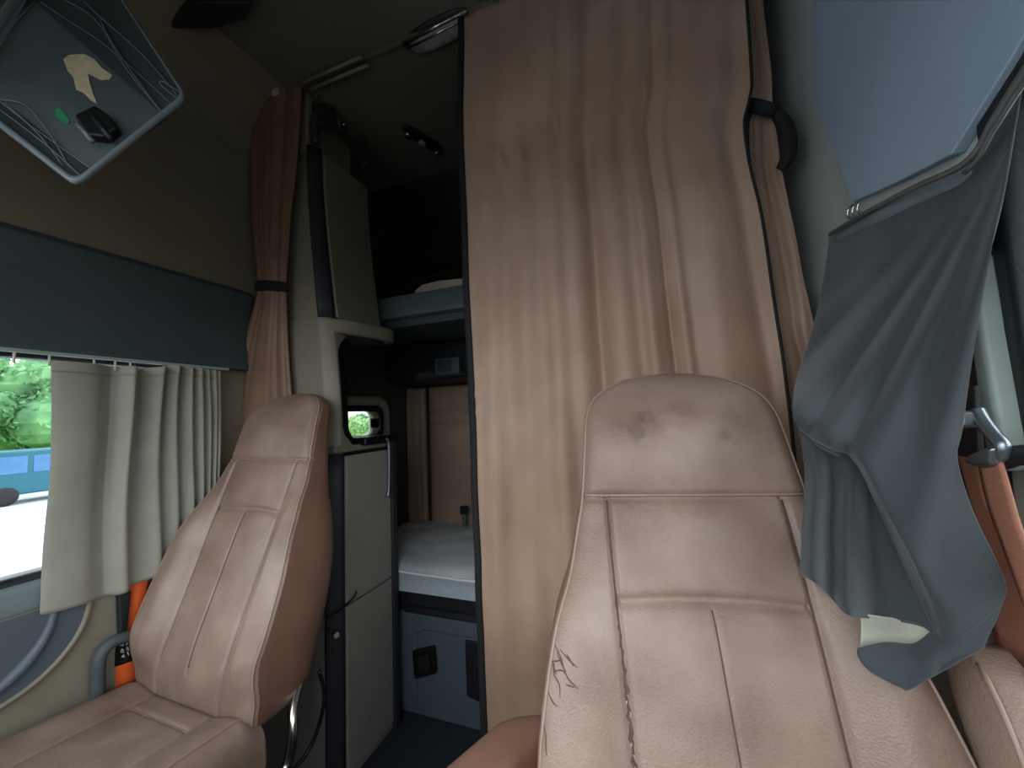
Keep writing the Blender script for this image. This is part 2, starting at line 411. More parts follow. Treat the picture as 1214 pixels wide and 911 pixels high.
def make_seat(name, label, cx, ys, s, mleft, yaw=0, dz=0):
    global XF
    XF = None
    root = thing(name, label, 'seat', (cx, ys-.1, 0))
    XF = Matrix.Translation((cx, ys, dz)) @ Matrix.Rotation(yaw, 4, 'Z') @ Matrix.Translation((-cx, -ys, 0))
    hw, yc, th, front = seat_front(cx, ys, s)
    NZ, NU = 170, 150
    zs = [lerp(.53, ZT-.0005, i/NZ) for i in range(NZ+1)]
    # denser towards the dome
    zs = sorted(set([z for z in zs if z < 1.43] + [1.43+(ZT-1.43)*math.sin(PI/2*k/18) for k in range(19)]))
    rows = []; back = []
    for z in zs:
        fr_ = [front(-1+2*j/NU, z) for j in range(NU+1)]
        h = hw(z); ye = yc(z)+th(z); bk = []
        nb = 26
        for k in range(1, nb):
            a = PI*k/nb
            bx = math.copysign(abs(math.cos(a))**.45, math.cos(a))*h
            f = abs(math.sin(a))**.45
            y_edge = fr_[-1].y if True else 0
            bk.append(Vector((cx+bx, lerp(y_edge, max(ye, y_edge), f), z)))
        rows.append(fr_); back.append([fr_[-1]]+bk+[fr_[0]])
    mb = MB(); mb.grid(rows); o = mb.build('backrest', M['leather'], root)
    mb = MB(); mb.grid(back)
    # bottom closure
    b0 = rows[0][::10]; n = len(b0)
    mb.add(b0 + back[0][1:-1], [tuple(range(len(b0)+len(back[0])-2))])
    mb.build('backrest_shell', M['leather_side'], o)
    # piping round the front edge
    for sgn in (-1, 1):
        p = [front(sgn*.985, z)+Vector((0, -.001, 0)) for z in zs[6:-8:2]]
        MB().tube(p, .0024, 8).build('piping', M['piping'], o)
    MB().tube([front(u/30, 1.239)+Vector((0, -.004, .001)) for u in range(-29, 30)], .0024, 8).build('piping', M['piping'], o)
    for sgn in (-1, 1):
        MB().tube([front(sgn*lerp(.150, .140, smooth(1.2, .75, z))/hw(z), z)+Vector((0, -.0012, 0)) for z in [lerp(1.23, .68, i/60) for i in range(61)]], .0016, 6).build('seam', M['seam'], o)
    MB().tube([front(0, z)+Vector((0, -.0012, 0)) for z in [lerp(1.073, .68, i/50) for i in range(51)]], .0010, 6).build('seam', M['seam'], o)
    # cushion
    cw = .272*s; zt = .585; yb = ys-.19; yf = ys-.66
    NX, NY = 90, 90; R = []
    def ctop(u, v):     # u -1..1 across, v 0 back..1 front
        x = cw*u*(1+.02*math.sin(PI*v)); y = lerp(yb, yf, v)
        z = zt + .035*v
        e = 1-abs(u); z -= .05*(1-math.sqrt(max(0, 1-max(0, (abs(u)-.8)/.2)**2)))
        z += .018*smooth(.46, .8, abs(u)) - .006*gs(abs(u)-.47, .015)
        if v > .85: z -= .07*(1-math.sqrt(max(0, 1-((v-.85)/.15)**2)))
        z -= .03*smooth(.12, 0, v)
        z -= .006*gs(v-.22, .010)*(1 if abs(u) < .47 else 0)
        return Vector((cx+x, y, z))
    for i in range(NY+1):
        v = i/NY; top = [ctop(-1+2*j/NX, v) for j in range(NX+1)]
        r = top + [Vector((top[-1].x+.004, top[-1].y, .47)), Vector((top[-1].x-.02, top[-1].y, .42)), Vector((top[0].x+.02, top[0].y, .42)), Vector((top[0].x-.004, top[0].y, .47))]
        R.append(r)
    mb = MB(); mb.rings(R); cu = mb.build('seat_cushion', M['leather'], root)
    mb = MB(); mb.tube([ctop(.86, v/40)+Vector((0, 0, .001)) for v in range(1, 35)], .0035, 8).build('piping', M['piping'], cu)
    for sg in (-1, 1):
        MB().tube([ctop(sg*.47, v/40)+Vector((0, 0, .001)) for v in range(2, 36)], .0016, 6).build('seam', M['piping'], cu)
    MB().tube([ctop(u/20*.47, .22)+Vector((0, 0, .001)) for u in range(-20, 21)], .0016, 6).build('seam', M['piping'], cu)
    # side valance and base down to the floor
    mb = MB().box((cx-cw-.006, yf+.03, .32), (cx+cw+.006, yb-.02, .46)); mb.build('side_valance', M['leather_side'], root, bevel=.02)
    mb = MB().box((cx-.20, yf+.10, -dz), (cx+.20, yb-.06, .33)); mb.build('seat_base', M['dark'], root, bevel=.015)
    # chrome recliner tube on the aisle side
    sx = 1 if mleft else -1
    x = cx + sx*(cw-.035)
    MB().tube(crom([(cx+sx*.235, ys-.05, .60), (cx+sx*.262, ys-.10, .545), (cx+sx*.282, ys-.118, .50), (cx+sx*.284, ys-.14, .425), (cx+sx*.281, ys-.21, .385), (cx+sx*.275, ys-.28, .375)], 8), .014, 12).build('recliner_tube', M['chrome'], root)
    MB().tube(crom([(x-.02, ys+.03, .56), (x-.01, ys+.04, .46), (x-.03, ys-.0, .34), (x-.05, ys-.1, .31)], 8), .006, 8).build('cable', M['black'], root)
    xf = XF; XF = None
    return root, front, hw, xf

seatL, frontL, hwL, xfL = make_seat('truck_seat', 'brown leather truck seat beside the door with the grey pleated curtain', -1.287, 0.98, 1.0, True, math.radians(-1), .035)
seatR, frontR, hwR, xfR = make_seat('truck_seat', 'brown leather truck seat with cracked leather and split seam before the wide curtain', 0.055, 0.775, 1.0, False, math.radians(11))
# worn marks on the right seat: cracks, split seam
XF = xfR
_iR = xfR.inverted()
def fpx(x, y):      # point of the seat's front surface seen near (x, y), in the seat's own frame
    lo, hi = .65, 1.45
    e = _iR @ EYE; r = _iR.to_3x3() @ ray(x, y)
    for _ in range(24):
        z = (lo+hi)/2
        p = e + r*((z-e.z)/r.z)
        u = max(-1, min(1, (p.x-.055)/max(hwR(z), .01)))
        q = frontR(u, z)
        if p.y > q.y: lo = z
        else: hi = z
    return q + Vector((0, -.0006, 0))
cracks = [[(650, 778), (656, 786), (657, 800), (663, 812), (664, 828)], [(658, 765), (664, 778), (668, 790)], [(664, 770), (674, 782), (685, 792)],
          [(656, 796), (666, 795), (672, 800)], [(669, 797), (676, 808), (686, 817)], [(652, 783), (660, 784), (666, 781)], [(650, 820), (655, 832), (661, 838)], [(645, 860), (647, 872), (647, 884), (648, 896)],
          [(655, 788), (660, 800)], [(660, 773), (667, 790), (671, 797)], [(672, 776), (680, 790)], [(671, 812), (681, 815)]]
for c in cracks:
    p = crom([fpx(x, y) for x, y in c], 4)
    o = MB().tube(p, .0011, 6, [.25+.75*math.sin(PI*min(1, max(0, (i+.3)/(len(p)-.4)))) for i in range(len(p))]).build('leather_crack', M['tear'], seatR)
    o['label'] = 'dark crack in the leather of the side bolster'
mb = MB(); mb2 = MB()
p = []
for i in range(61):
    z = lerp(1.05, .70, i/60)
    x = lerp(.150, .140, smooth(1.2, .75, z)) + .0022*math.sin(i*1.7)+.0016*math.sin(i*3.1)
    p.append(frontR(-x/hwR(z), z)+Vector((0, -.001, 0)))
mb.tube(p, .0026, 6, [.4+.8*abs(math.sin(i*.37))*smooth(0, .25, i/60) for i in range(61)])
o = mb.build('split_seam', M['tear'], seatR); o['label'] = 'dark split running down the seam'
for i in range(14, 58, 2):
    q = p[i] + Vector((random.uniform(-.002, .001), -.0015, 0))
    mb2.tube([q, q+Vector((random.uniform(-.002, .002), 0, -.006)), q+Vector((0, 0, -.011))], .0013, 5)
mb2.build('stuffing', M['stuffing'], o)
XF = None

# dark smudges on the headrest leather
def smudged(base, spots):
    m = base.copy(); m.name = 'seat_leather_smudged'; nt = m.node_tree; b = nt.nodes['Principled BSDF']
    src = b.inputs['Base Color'].links[0].from_socket
    tc = next(n for n in nt.nodes if n.type == 'TEX_COORD')
    n2 = nt.nodes.new('ShaderNodeTexNoise'); n2.inputs['Scale'].default_value = 34; n2.inputs['Detail'].default_value = 5
    nt.links.new(tc.outputs['Object'], n2.inputs['Vector'])
    for c, rad, amt in spots:
        d = nt.nodes.new('ShaderNodeVectorMath'); d.operation = 'DISTANCE'; d.inputs[1].default_value = c
        nt.links.new(tc.outputs['Object'], d.inputs[0])
        mr = nt.nodes.new('ShaderNodeMapRange'); mr.interpolation_type = 'SMOOTHSTEP'
        mr.inputs['From Min'].default_value = rad; mr.inputs['From Max'].default_value = 0; mr.inputs['To Max'].default_value = amt
        nt.links.new(d.outputs['Value'], mr.inputs['Value'])
        q = nt.nodes.new('ShaderNodeMath'); q.operation = 'MULTIPLY'
        r2 = nt.nodes.new('ShaderNodeMapRange'); r2.inputs['From Min'].default_value = .40; r2.inputs['From Max'].default_value = .62
        nt.links.new(n2.outputs['Fac'], r2.inputs['Value'])
        nt.links.new(mr.outputs['Result'], q.inputs[0]); nt.links.new(r2.outputs['Result'], q.inputs[1])
        mx = nt.nodes.new('ShaderNodeMix'); mx.data_type = 'RGBA'
        nt.links.new(q.outputs[0], mx.inputs['Factor']); nt.links.new(src, mx.inputs[6]); mx.inputs[7].default_value = lin((84, 64, 56))
        src = mx.outputs[2]
    nt.links.new(src, b.inputs['Base Color']); return m
rootR = Vector(seatR.location)
XF = xfR
sp_ = [(xfR @ fpx(x, y) - rootR, r, a) for x, y, r, a in ((762, 500, .050, .6), (805, 490, .045, .5), (762, 520, .035, .5), (862, 520, .03, .5), (835, 572, .02, .6), (770, 570, .02, .4), (618, 850, .03, .5), (735, 505, .03, .4))]
for o_ in seatR.children:
    if o_.name.startswith('backrest') and o_.data.materials[0] == M['leather']: o_.data.materials[0] = smudged(M['leather'], sp_)
XF = None
# armrests of the right seat
def pad(name, poly, parent, m, off, bev=.02):
    return MB().prism(poly, off).build(name, m, parent, bevel=bev, bseg=5)
a = [onZ(x, y, .875) for x, y in ((601, 838), (506, 909))]
dirv = (a[1]-a[0]); q0 = a[0]; q1 = a[0]+dirv*2.2
px = Vector((.115, .05, 0))
mb = MB(); R = []
for t in [i/14 for i in range(15)]:
    c = q0.lerp(q1, t) + Vector((0, 0, -.02*t)); e = math.sin(PI*min(1, (t+.04)/.12)/2) if t < .08 else (1 if t < .94 else .8)
    ring = []
    for k in range(20):
        aa = 2*PI*k/20
        ex = math.copysign(abs(math.cos(aa))**.5, math.cos(aa)); ez = math.copysign(abs(math.sin(aa))**.5, math.sin(aa))
        ring.append(c + px*(.5+.5*ex*e) + Vector((0, 0, -.05+.05*ez*e)))
    R.append(ring)
mb.rings(R)
arm = mb.build('armrest', M['leather_side'], seatR, sub=1); arm['label'] = 'padded armrest folded down on the aisle side'
# folded-up armrest on the door side: parallel to the backrest
mb = MB(); R = []
for t in [i/16 for i in range(17)]:
    z = lerp(.55, 1.07, t); y = .77+(z-1.237)*.40 - .045
    e = 1 if t < .85 else math.sqrt(max(.02, 1-((t-.85)/.15)**2))
    xc = lerp(.392, .388, t); ring = []
    for k in range(28):
        aa = 2*PI*k/28
        ex = math.copysign(abs(math.cos(aa))**.4, math.cos(aa)); ey = math.copysign(abs(math.sin(aa))**.4, math.sin(aa))
        ring.append(Vector((xc+.033*ex*(.6+.4*e), y+.05+.06*ey*e, z)))
    R.append(ring)
mb.rings(R); ar = mb.build('armrest', M['leather'], seatR); ar['label'] = 'narrow armrest folded up beside the door'
for sx in (-1, 1):
    p = []
    for i in range(40):
        t = i/39*.985; z = lerp(.55, 1.07, t); e = 1 if t < .85 else math.sqrt(max(.02, 1-((t-.85)/.15)**2))
        p.append(Vector((lerp(.392, .388, t)+sx*.030*(.6+.4*e), .77+(z-1.237)*.40+.005-.0595*e, z)))
    MB().tube(p, .0028, 8).build('piping', M['piping'], ar)

# ------------------------------------------------------------------ cabinet tower
def face_x(z):   # aisle face leans towards the wall with height
    return -1.195 - .115*smooth(1.3, 2.6, z) if z > 1.3 else -1.195
def corner_x(z):
    return -1.235 - .10*smooth(1.3, 2.6, z) if z > 1.3 else -1.235
YC0, YC1, YC2 = 1.20, 1.24, 1.545
cab = thing('storage_cabinet', 'tall beige storage tower with dark corner strips and an open niche behind the seat', 'cabinet', (-1.4, 1.38, 0))
def tower(z0, z1, inset=0, n=10):
    mb = MB(); R = []
    for i in range(n+1):
        z = lerp(z0, z1, i/n); fx, cx = face_x(z)-inset, corner_x(z)-inset
        R.append([Vector((XL+.004, YC0+inset, z)), Vector((cx, YC0+inset, z)), Vector((fx, YC1, z)), Vector((fx, YC2-inset, z)), Vector((XL+.004, YC2-inset, z))])
    return mb.rings(R)
def zpx(x, y, Y=None, X=None):
    return (onY(x, y, Y) if Y else onX(x, y, X)).z
ZN0, ZN1 = 1.30, 1.80
tower(0, ZN0-.03, .006).build('lower_body', M['beige_dark'], cab, smooth=False)
tower(ZN1, 2.59, .006).build('upper_body', M['beige'], cab, smooth=False)
# dark corner strips (rounded)
def strip(z0, z1, name, ext=.0):
    mb = MB(); R = []
    for i in range(11):
        z = lerp(z0, z1, i/10); fx, cx = face_x(z), corner_x(z); ring = []
        pA = Vector((cx-.006, YC0-.004, z)); pC = Vector((cx+.018, YC0+.002, z)); pB = Vector((fx+.003, YC1+.008, z))
        for k in range(7):
            t = k/6; ring.append(pA*(1-t)**2+pC*2*t*(1-t)+pB*t*t)
        ring += [Vector((fx-.012, YC1+.008, z)), Vector((cx-.006, YC0+.012, z))]
        R.append(ring)
    mb.rings(R); return mb.build(name, M['navy'], cab)
strip(.0, ZN0-.035, 'corner_strip'); strip(ZN1+.03, 2.60, 'corner_strip')
# aisle doors
def door(z0, z1, name, m, y0=YC1+.012, y1=YC2-.014):
    mb = MB(); n = 8
    R = []
    for i in range(n+1):
        z = lerp(z0, z1, i/n); fx = face_x(z)
        R.append([Vector((fx-.004, y0, z)), Vector((fx+.010, y0+.003, z)), Vector((fx+.014, (y0+y1)/2, z)), Vector((fx+.010, y1-.003, z)), Vector((fx-.004, y1, z))])
    mb.rings(R); return mb.build(name, m, cab, bevel=.003)
zsplit = onX(430, 706, -1.19).z
d1 = door(zsplit+.004, ZN0-.045, 'door', M['beige_dark'])
d2 = door(.04, zsplit-.004, 'door', M['beige_dark'])
d3 = door(ZN1+.035, 2.58, 'door', M['beige'])
# dark rear post of the lower part and black strip painting the shadow gap on top
MB().box((-1.20, YC2-.012, 0), (-1.178, YC2+.025, ZN0-.02)).build('rear_post', M['navy'], cab, bevel=.006)
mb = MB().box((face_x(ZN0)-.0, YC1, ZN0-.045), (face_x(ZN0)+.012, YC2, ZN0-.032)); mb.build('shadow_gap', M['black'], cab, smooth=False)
# niche: front column, curved top shelf, bottom ledge
mb = MB()
col = []
for i in range(17):
    z = lerp(ZN0-.03, ZN1+.03, i/16)
    # fillets at both ends widen the column
    f = .055*(max(0, 1-(z-ZN0)/.07)**2 + max(0, 1-(ZN1-.04-z)/.09)**2 if ZN0 <= z <= ZN1-.04 else 1)
    f = min(f, .06)
    fx, cx = face_x(z)+.002, corner_x(z)
    col.append([Vector((XL+.004, YC0-.004, z)), Vector((cx-.012, YC0-.004, z)), Vector((cx+.004, YC0-.001, z)), Vector((fx-.012, YC1-.022, z)), Vector((fx, YC1-.006, z)), Vector((fx, YC1+.004+f, z)), Vector((XL+.004, YC1+.004+f, z))])
mb.rings(col); mb.build('niche_column', M['beige'], cab, bevel=.004)
# dark inner lining of the column
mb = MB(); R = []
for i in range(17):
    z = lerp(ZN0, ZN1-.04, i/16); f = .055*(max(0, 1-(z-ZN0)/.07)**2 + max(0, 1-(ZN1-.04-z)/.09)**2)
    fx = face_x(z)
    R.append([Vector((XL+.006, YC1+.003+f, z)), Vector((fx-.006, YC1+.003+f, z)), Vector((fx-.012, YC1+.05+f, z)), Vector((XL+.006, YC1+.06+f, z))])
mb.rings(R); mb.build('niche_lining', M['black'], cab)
# top shelf: plan outline bulging into the aisle
plan = [Vector((XL+.01, YC0, 0)), Vector((corner_x(ZN1)-.02, YC0-.004, 0)), Vector((corner_x(ZN1)+.01, YC0, 0)), Vector((-1.20, 1.26, 0)), Vector((-1.18, 1.34, 0)), Vector((-1.16, 1.42, 0)), Vector((-1.150, 1.48, 0)), Vector((-1.152, 1.52, 0)), Vector((-1.17, 1.555, 0)), Vector((-1.20, 1.57, 0)), Vector((XL+.01, 1.57, 0))]
mb = MB(); mb.rings([[Vector((p.x, p.y, z)) for p in plan] for z in (ZN1-.035, ZN1+.028)])
mb.build('niche_shelf', M['beige'], cab, bevel=.014, bseg=4)
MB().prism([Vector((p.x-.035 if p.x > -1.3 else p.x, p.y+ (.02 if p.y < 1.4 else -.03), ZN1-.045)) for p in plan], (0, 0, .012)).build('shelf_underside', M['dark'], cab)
# bottom ledge with dark lip
MB().box((XL+.01, YC0-.003, ZN0-.032), (-1.19, YC2+.02, ZN0-.004)).build('niche_ledge', M['beige'], cab, bevel=.008)
MB().box((-1.29, YC1+.10, ZN0-.012), (-1.165, YC2+.03, ZN0+.022)).build('ledge_lip', M['black'], cab, bevel=.008)
# top bracket: open dark frame up to the ceiling
br = MB()
def P3(x, y): return onX(x, y, -1.315)
br.tube(crom([P3(x, y) for x, y in [(374, 170), (374, 140), (384, 129), (402, 128), (418, 132), (429, 142), (431, 168), (433, 198)]], 5), .017, 10)
br.tube(crom([P3(x, y) for x, y in [(375, 152), (392, 152), (404, 158), (416, 172), (431, 190)]], 5), .013, 10)
br.tube(crom([P3(x, y) for x, y in [(402, 130), (400, 142), (409, 160)]], 5), .012, 10)
br.build('top_bracket', M['bracket'], cab)
MB().box((corner_x(2.6)-.055, YC0, 2.58), (corner_x(2.6)-.008, YC0+.03, ZC-.002)).build('front_post', M['beige_dark'], cab, bevel=.006)
MB().tube([P3(400, 128)+Vector((.02, 0, 0)), P3(412, 121)+Vector((.02, 0, 0))], .008, 8).build('bracket_pin', M['chrome'], cab)
MB().tube([P3(402, 148)+Vector((.02, 0, 0)), P3(407, 152)+Vector((.02, 0, 0))], .007, 8).build('bracket_pin', M['chrome'], cab)
MB().box((XL+.01, YC0+.02, 2.55), (-1.40, YC2-.02, ZC-.005)).build('back_post', M['beige'], cab, bevel=.01)
# chrome grab bar at the rear edge of the upper door
g = [onX(458, 520, -1.165), onX(461, 530, -1.16), onX(461, 580, -1.16), onX(458, 590, -1.165)]
MB().tube(crom(g, 6), .007, 8).build('grab_bar', M['steel'], cab)
# hanging cable and white-tipped knob
q = [onX(x, y, -1.17) for x, y in ((423, 701), (418, 710), (405, 722), (392, 731), (386, 735))]
MB().tube(crom(q, 6), .0035, 6).build('cable', M['black'], cab)
kn = MB().tube([onX(388, 745, -1.19), onX(399, 753, -1.165)], .004, 8).build('pull_knob', M['black'], cab)
kc = onX(400, 753, -1.165)
mb = MB(); mb.tube([kc+Vector((-.008, .0, 0)), kc+Vector((0, -.003, 0)), kc+Vector((.008, -.006, 0))], .011, 12, [.8, 1, .5]); mb.build('knob_cap', M['stuffing'], kn)

# ------------------------------------------------------------------ tied curtain in front of the tower
tc_rows = [(94, 332, 350, .008), (101, 320, 357, .016), (112, 304, 358, .021), (150, 299, 356, .022), (200, 298, 352, .022), (250, 299, 346, .022), (300, 303, 342, .022), (330, 306, 340, .020), (339, 307, 339, .018), (350, 305, 340, .020), (380, 297, 341, .021), (420, 285, 343, .021), (460, 275, 346, .021), (520, 264, 352, .020), (600, 258, 356, .020)]
tied = thing('sleeper_curtain', 'narrow brown curtain gathered by a dark band against the tower', 'curtain', onY(323, 600, 1.12), 'brown sleeper curtains')
mb = MB(); R = []; NF = 120
ysr = [lerp(94, 600, i/60) for i in range(61)]
for yy in ysr:
    l = interp([(r[0], r[1]) for r in tc_rows], yy); r_ = interp([(r[0], r[2]) for r in tc_rows], yy); dp = interp([(r[0], r[3]) for r in tc_rows], yy)
    A = onY(l, yy, 1.165); B = onY(r_, yy, 1.165); c = (A+B)/2; hwid = (B-A)/2; ring = []
    for k in range(NF):
        a = 2*PI*k/NF
        fold = 1.15 - .62*(1-abs(math.sin(2.5*a+.35+.0012*yy)))**2 - .25*(1-abs(math.sin(4.5*a+1.1)))**3 + .05*math.sin(14*a+.01*yy)
        ring.append(c + hwid*math.cos(a)*(.92+.06*fold) + Vector((0, -dp*math.sin(a)*fold, 0)))
    R.append(ring)
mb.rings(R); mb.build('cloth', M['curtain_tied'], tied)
mb = MB(); R = []
for yy in (334, 336, 344, 346):
    A = onY(303, yy, 1.165); B = onY(341, yy+1, 1.165); c = (A+B)/2; hwid = (B-A)/2; ring = []
    k_ = 1.0 if yy in (336, 344) else .93
    for k in range(32):
        a = 2*PI*k/32; ring.append(c + hwid*math.cos(a)*k_ + Vector((0, -.026*math.sin(a)*k_, 0)))
    R.append(ring)
mb.rings(R); mb.build('tie_band', M['binding'], tied)

# ------------------------------------------------------------------ curtain rail on the ceiling
rail = thing('curtain_rail', 'pale curtain rail screwed across the ceiling above the tower', 'rail', onZ(420, 40, ZC))
yr = 1.16
MB().box((-1.48, yr-.008, ZC-.016), (XR-.02, yr+.008, ZC)).build('track', M['ceil'], rail, bevel=.003)
p0, p1 = onZ(346, 86, ZC-.03), onZ(410, 45, ZC-.03)
for dy in (-.022, .016):
    MB().tube([Vector((p0.x, yr+dy, ZC-.028)), Vector((p1.x, yr+dy, ZC-.028))], .008, 8).build('guide', M['beige'], rail)
MB().box((-1.47, yr-.03, ZC-.03), (-1.44, yr+.03, ZC)).build('end_stop', M['cream'], rail, bevel=.004)

# ------------------------------------------------------------------ main curtain
main = thing('sleeper_curtain', 'wide brown curtain with black edge hung from the ceiling behind the torn seat', 'curtain', onY(740, 850, 1.2), 'brown sleeper curtains')
LE = [(-400, 541), (-80, 546), (0, 548), (150, 549), (300, 554), (500, 563), (700, 570), (850, 576), (1000, 580)]
RE = [(-400, 870), (-80, 883), (0, 885), (60, 889), (100, 891), (118, 888), (145, 882), (180, 886), (250, 902), (350, 917), (480, 936), (600, 948), (850, 965), (1000, 970)]
NU, NV = 260, 130
YM = 1.16
ridge = [(.07, .014, .04), (.18, .014, .045), (.29, .018, .040), (.425, -.024, .028), (.36, .010, .030), (.51, .014, .045), (.60, .016, .030), (.66, -.010, .014), (.705, .010, .020), (.80, .016, .07), (.955, -.016, .04)]
def mcurt(u, yy):
    l = interp(LE, yy); r_ = interp(RE, yy)
    x = lerp(l, r_, u)
    p = onY(x, yy, YM)
    k = smooth(-80, 500, yy)
    d = 0
    wob = .010*math.sin(yy*.006+u*4)
    for c, a, w in ridge: d += a*(0.55+.75*k)*gs(u-c-wob, w)
    d += .0025*math.sin(u*30+1.3*math.sin(yy*.005)) * (.4+.6*k)
    d += .006*noise.noise(Vector((u*9, yy*.011, 2.0))) + .003*noise.noise(Vector((u*22, yy*.022, 5.0)))*smooth(250, 600, yy)
    # short creases like drag wrinkles
    for (cu, cyy, ang, amp) in ((.10, 195, .9, .008), (.17, 190, .6, .007), (.30, 148, 0, .006), (.60, 105, .2, .006), (.03, 480, .3, .006), (.28, 60, .2, .004)):
        du = (u-cu); dv = (yy-cyy)/330
        rr = math.sqrt((du*1.0)**2+(dv)**2); d += amp*gs(rr-.04, .010)*(1 if dv < .02 else max(0, 1-dv*14))
    return p + Vector((0, -d, 0))
def ytop(u):
    lo, hi = -400, 100
    for _ in range(18):
        m_ = (lo+hi)/2
        if onY(lerp(interp(LE, m_), interp(RE, m_), u), m_, YM).z > ZC-.02: lo = m_
        else: hi = m_
    return lo
YTOP = [ytop(i/NU) for i in range(NU+1)]
mb = MB(); R = []
for j in range(NV+1):
    R.append([mcurt(i/NU, lerp(YTOP[i], 960, j/NV)) for i in range(NU+1)])
mb.grid(R); cl = mb.build('cloth', M['curtain'], main, solid=.003, solid_off=0)
# black binding left edge and thin one right
mb = MB(); R = []
for j in range(NV+1):
    yy = lerp(YTOP[0], 960, j/NV); p = mcurt(0, yy); wv = .004*math.sin(yy*.03)
    R.append([p+Vector((-.017+wv*.3, .006, 0)), p+Vector((-.018+wv*.3, -.004, 0)), p+Vector((.006+wv*.3, -.0055, 0)), p+Vector((.006+wv*.3, .006, 0))])
mb.rings(R); o = mb.build('edge_binding', M['binding'], main); o['label'] = 'black binding along the opening edge'
mb = MB(); R = []
for j in range(NV+1):
    yy = lerp(YTOP[-1], 960, j/NV); p = mcurt(1, yy)
    R.append([p+Vector((-.003, .004, 0)), p+Vector((-.003, -.005, 0)), p+Vector((.004, -.005, 0)), p+Vector((.004, .004, 0))])
mb.rings(R); mb.build('edge_binding', M['binding'], main)

# ------------------------------------------------------------------ narrow gathered curtain + tieback strap at right
nar = thing('sleeper_curtain', 'narrow pale brown curtain strip under a black strap, next to the slate curtain', 'curtain', onY(940, 480, 1.26), 'brown sleeper curtains')
L2 = [(-60, 884), (0, 886), (90, 893), (126, 890), (140, 892), (200, 893), (250, 899), (350, 914), (480, 934), (600, 945)]
R2 = [(-60, 902), (0, 904), (90, 914), (126, 916), (140, 918), (170, 921), (200, 926), (260, 938), (350, 956), (480, 985), (600, 1000)]
mb = MB(); R = []
for j in range(91):
    yy = lerp(-60, 600, j/90); l = interp(L2, yy)-6; r_ = interp(R2, yy); row = []
    for i in range(61):
        u = i/60; p = onY(lerp(l, r_, u), yy, 1.235)
        d = .007*math.sin(u*7+yy*.003) + .002*math.sin(u*17+1) + .006*noise.noise(Vector((u*5, yy*.02, 9)))
        row.append(p+Vector((0, -d, 0)))
    R.append(row)
mb.grid(R); mb.build('cloth', M['curtain'], nar, solid=.003)
def ribbon(pts, w, th_, up=Vector((0, 0, 1))):
    pts = [Vector(p) for p in pts]; mb = MB(); R = []
    for i, p in enumerate(pts):
        t = (pts[min(i+1, len(pts)-1)]-pts[max(i-1, 0)]).normalized()
        v = (EYE-p).normalized(); side = t.cross(v).normalized(); nn = side.cross(t).normalized()
        ww = w[i] if isinstance(w, list) else w
        R.append([p+side*ww/2+nn*th_/2, p-side*ww/2+nn*th_/2, p-side*ww/2-nn*th_/2, p+side*ww/2-nn*th_/2])
    return mb.rings(R)
st = thing('curtain_tieback', 'black tieback strap looped round the narrow pale brown curtain', 'strap', onY(915, 130, 1.2))
ribbon(crom([onY(x, y, Y) for x, y, Y in ((886, 124, 1.20), (897, 126, 1.19), (908, 129, 1.19), (920, 132, 1.20))], 6), .034, .004).build('band', M['binding'], st)
n_ = crom([onY(x, y, 1.205) for x, y in ((918, 134), (928, 145), (934, 165), (934, 185), (925, 201))], 6)
ribbon(n_, [.022+.02*math.sin(PI*i/(len(n_)-1)) for i in range(len(n_))], .004).build('hanging_end', M['binding'], st)
n_ = crom([onY(x, y, 1.205) for x, y in ((889, 126), (883, 150), (886, 190), (890, 225))], 6)
ribbon(n_, [.026*(1-.8*i/(len(n_)-1))+.002 for i in range(len(n_))], .004).build('hanging_end', M['binding'], st)

# ------------------------------------------------------------------ left door curtain on its rail
dc = thing('window_curtain', 'grey beige pleated curtain hanging over the door window', 'curtain', onX(150, 720, -1.58))
xcur = -1.604
# plan polyline of pleats: image x at the top, offset from wall
pl = [(60, .000), (70, .006), (90, .010), (110, .006), (126, -.014), (136, -.020), (143, .020), (148, .036), (153, .030), (157, -.004), (166, -.018), (176, .004), (185, .030), (190, .024), (194, -.010), (200, .006), (207, .028), (211, .018), (215, -.012), (221, .008), (226, .026), (229, .006), (232, -.010), (235, .014), (238, .024), (240, .002), (243, -.008), (246, .018), (248, .006), (250, -.006), (253, .018), (255, 0), (258, .012), (261, -.004)]
top_y = lambda x: interp([(40, 427), (60, 428), (125, 432), (150, 429), (185, 433), (260, 440)], x)
plan = crom([Vector((onX(x, top_y(x), xcur).y, o*.8, 0)) for x, o in pl], 7)
mb = MB(); R = []
for j in range(61):
    t = j/60; row = []
    for i, p in enumerate(plan):
        s_ = i/(len(plan)-1)
        zt = onX(lerp(60, 260, s_), top_y(lerp(60, 260, s_)), xcur).z
        zb = .905 + .0*s_ - .015*math.sin(s_*9)
        y = p.x + (t**1.2)*(.011*(1-s_)**2) + .006*math.sin(t*5+s_*7)
        off = p.y*(1 + .25*math.sin(t*3+s_*5)) + .006*noise.noise(Vector((s_*8, t*3, 0))) + .02*t*s_
        row.append(Vector((xcur+off, y, lerp(zt, zb, t))))
    R.append(row)
mb.grid(R); cloth = mb.build('cloth', M['door_curtain'], dc, solid=.0025)
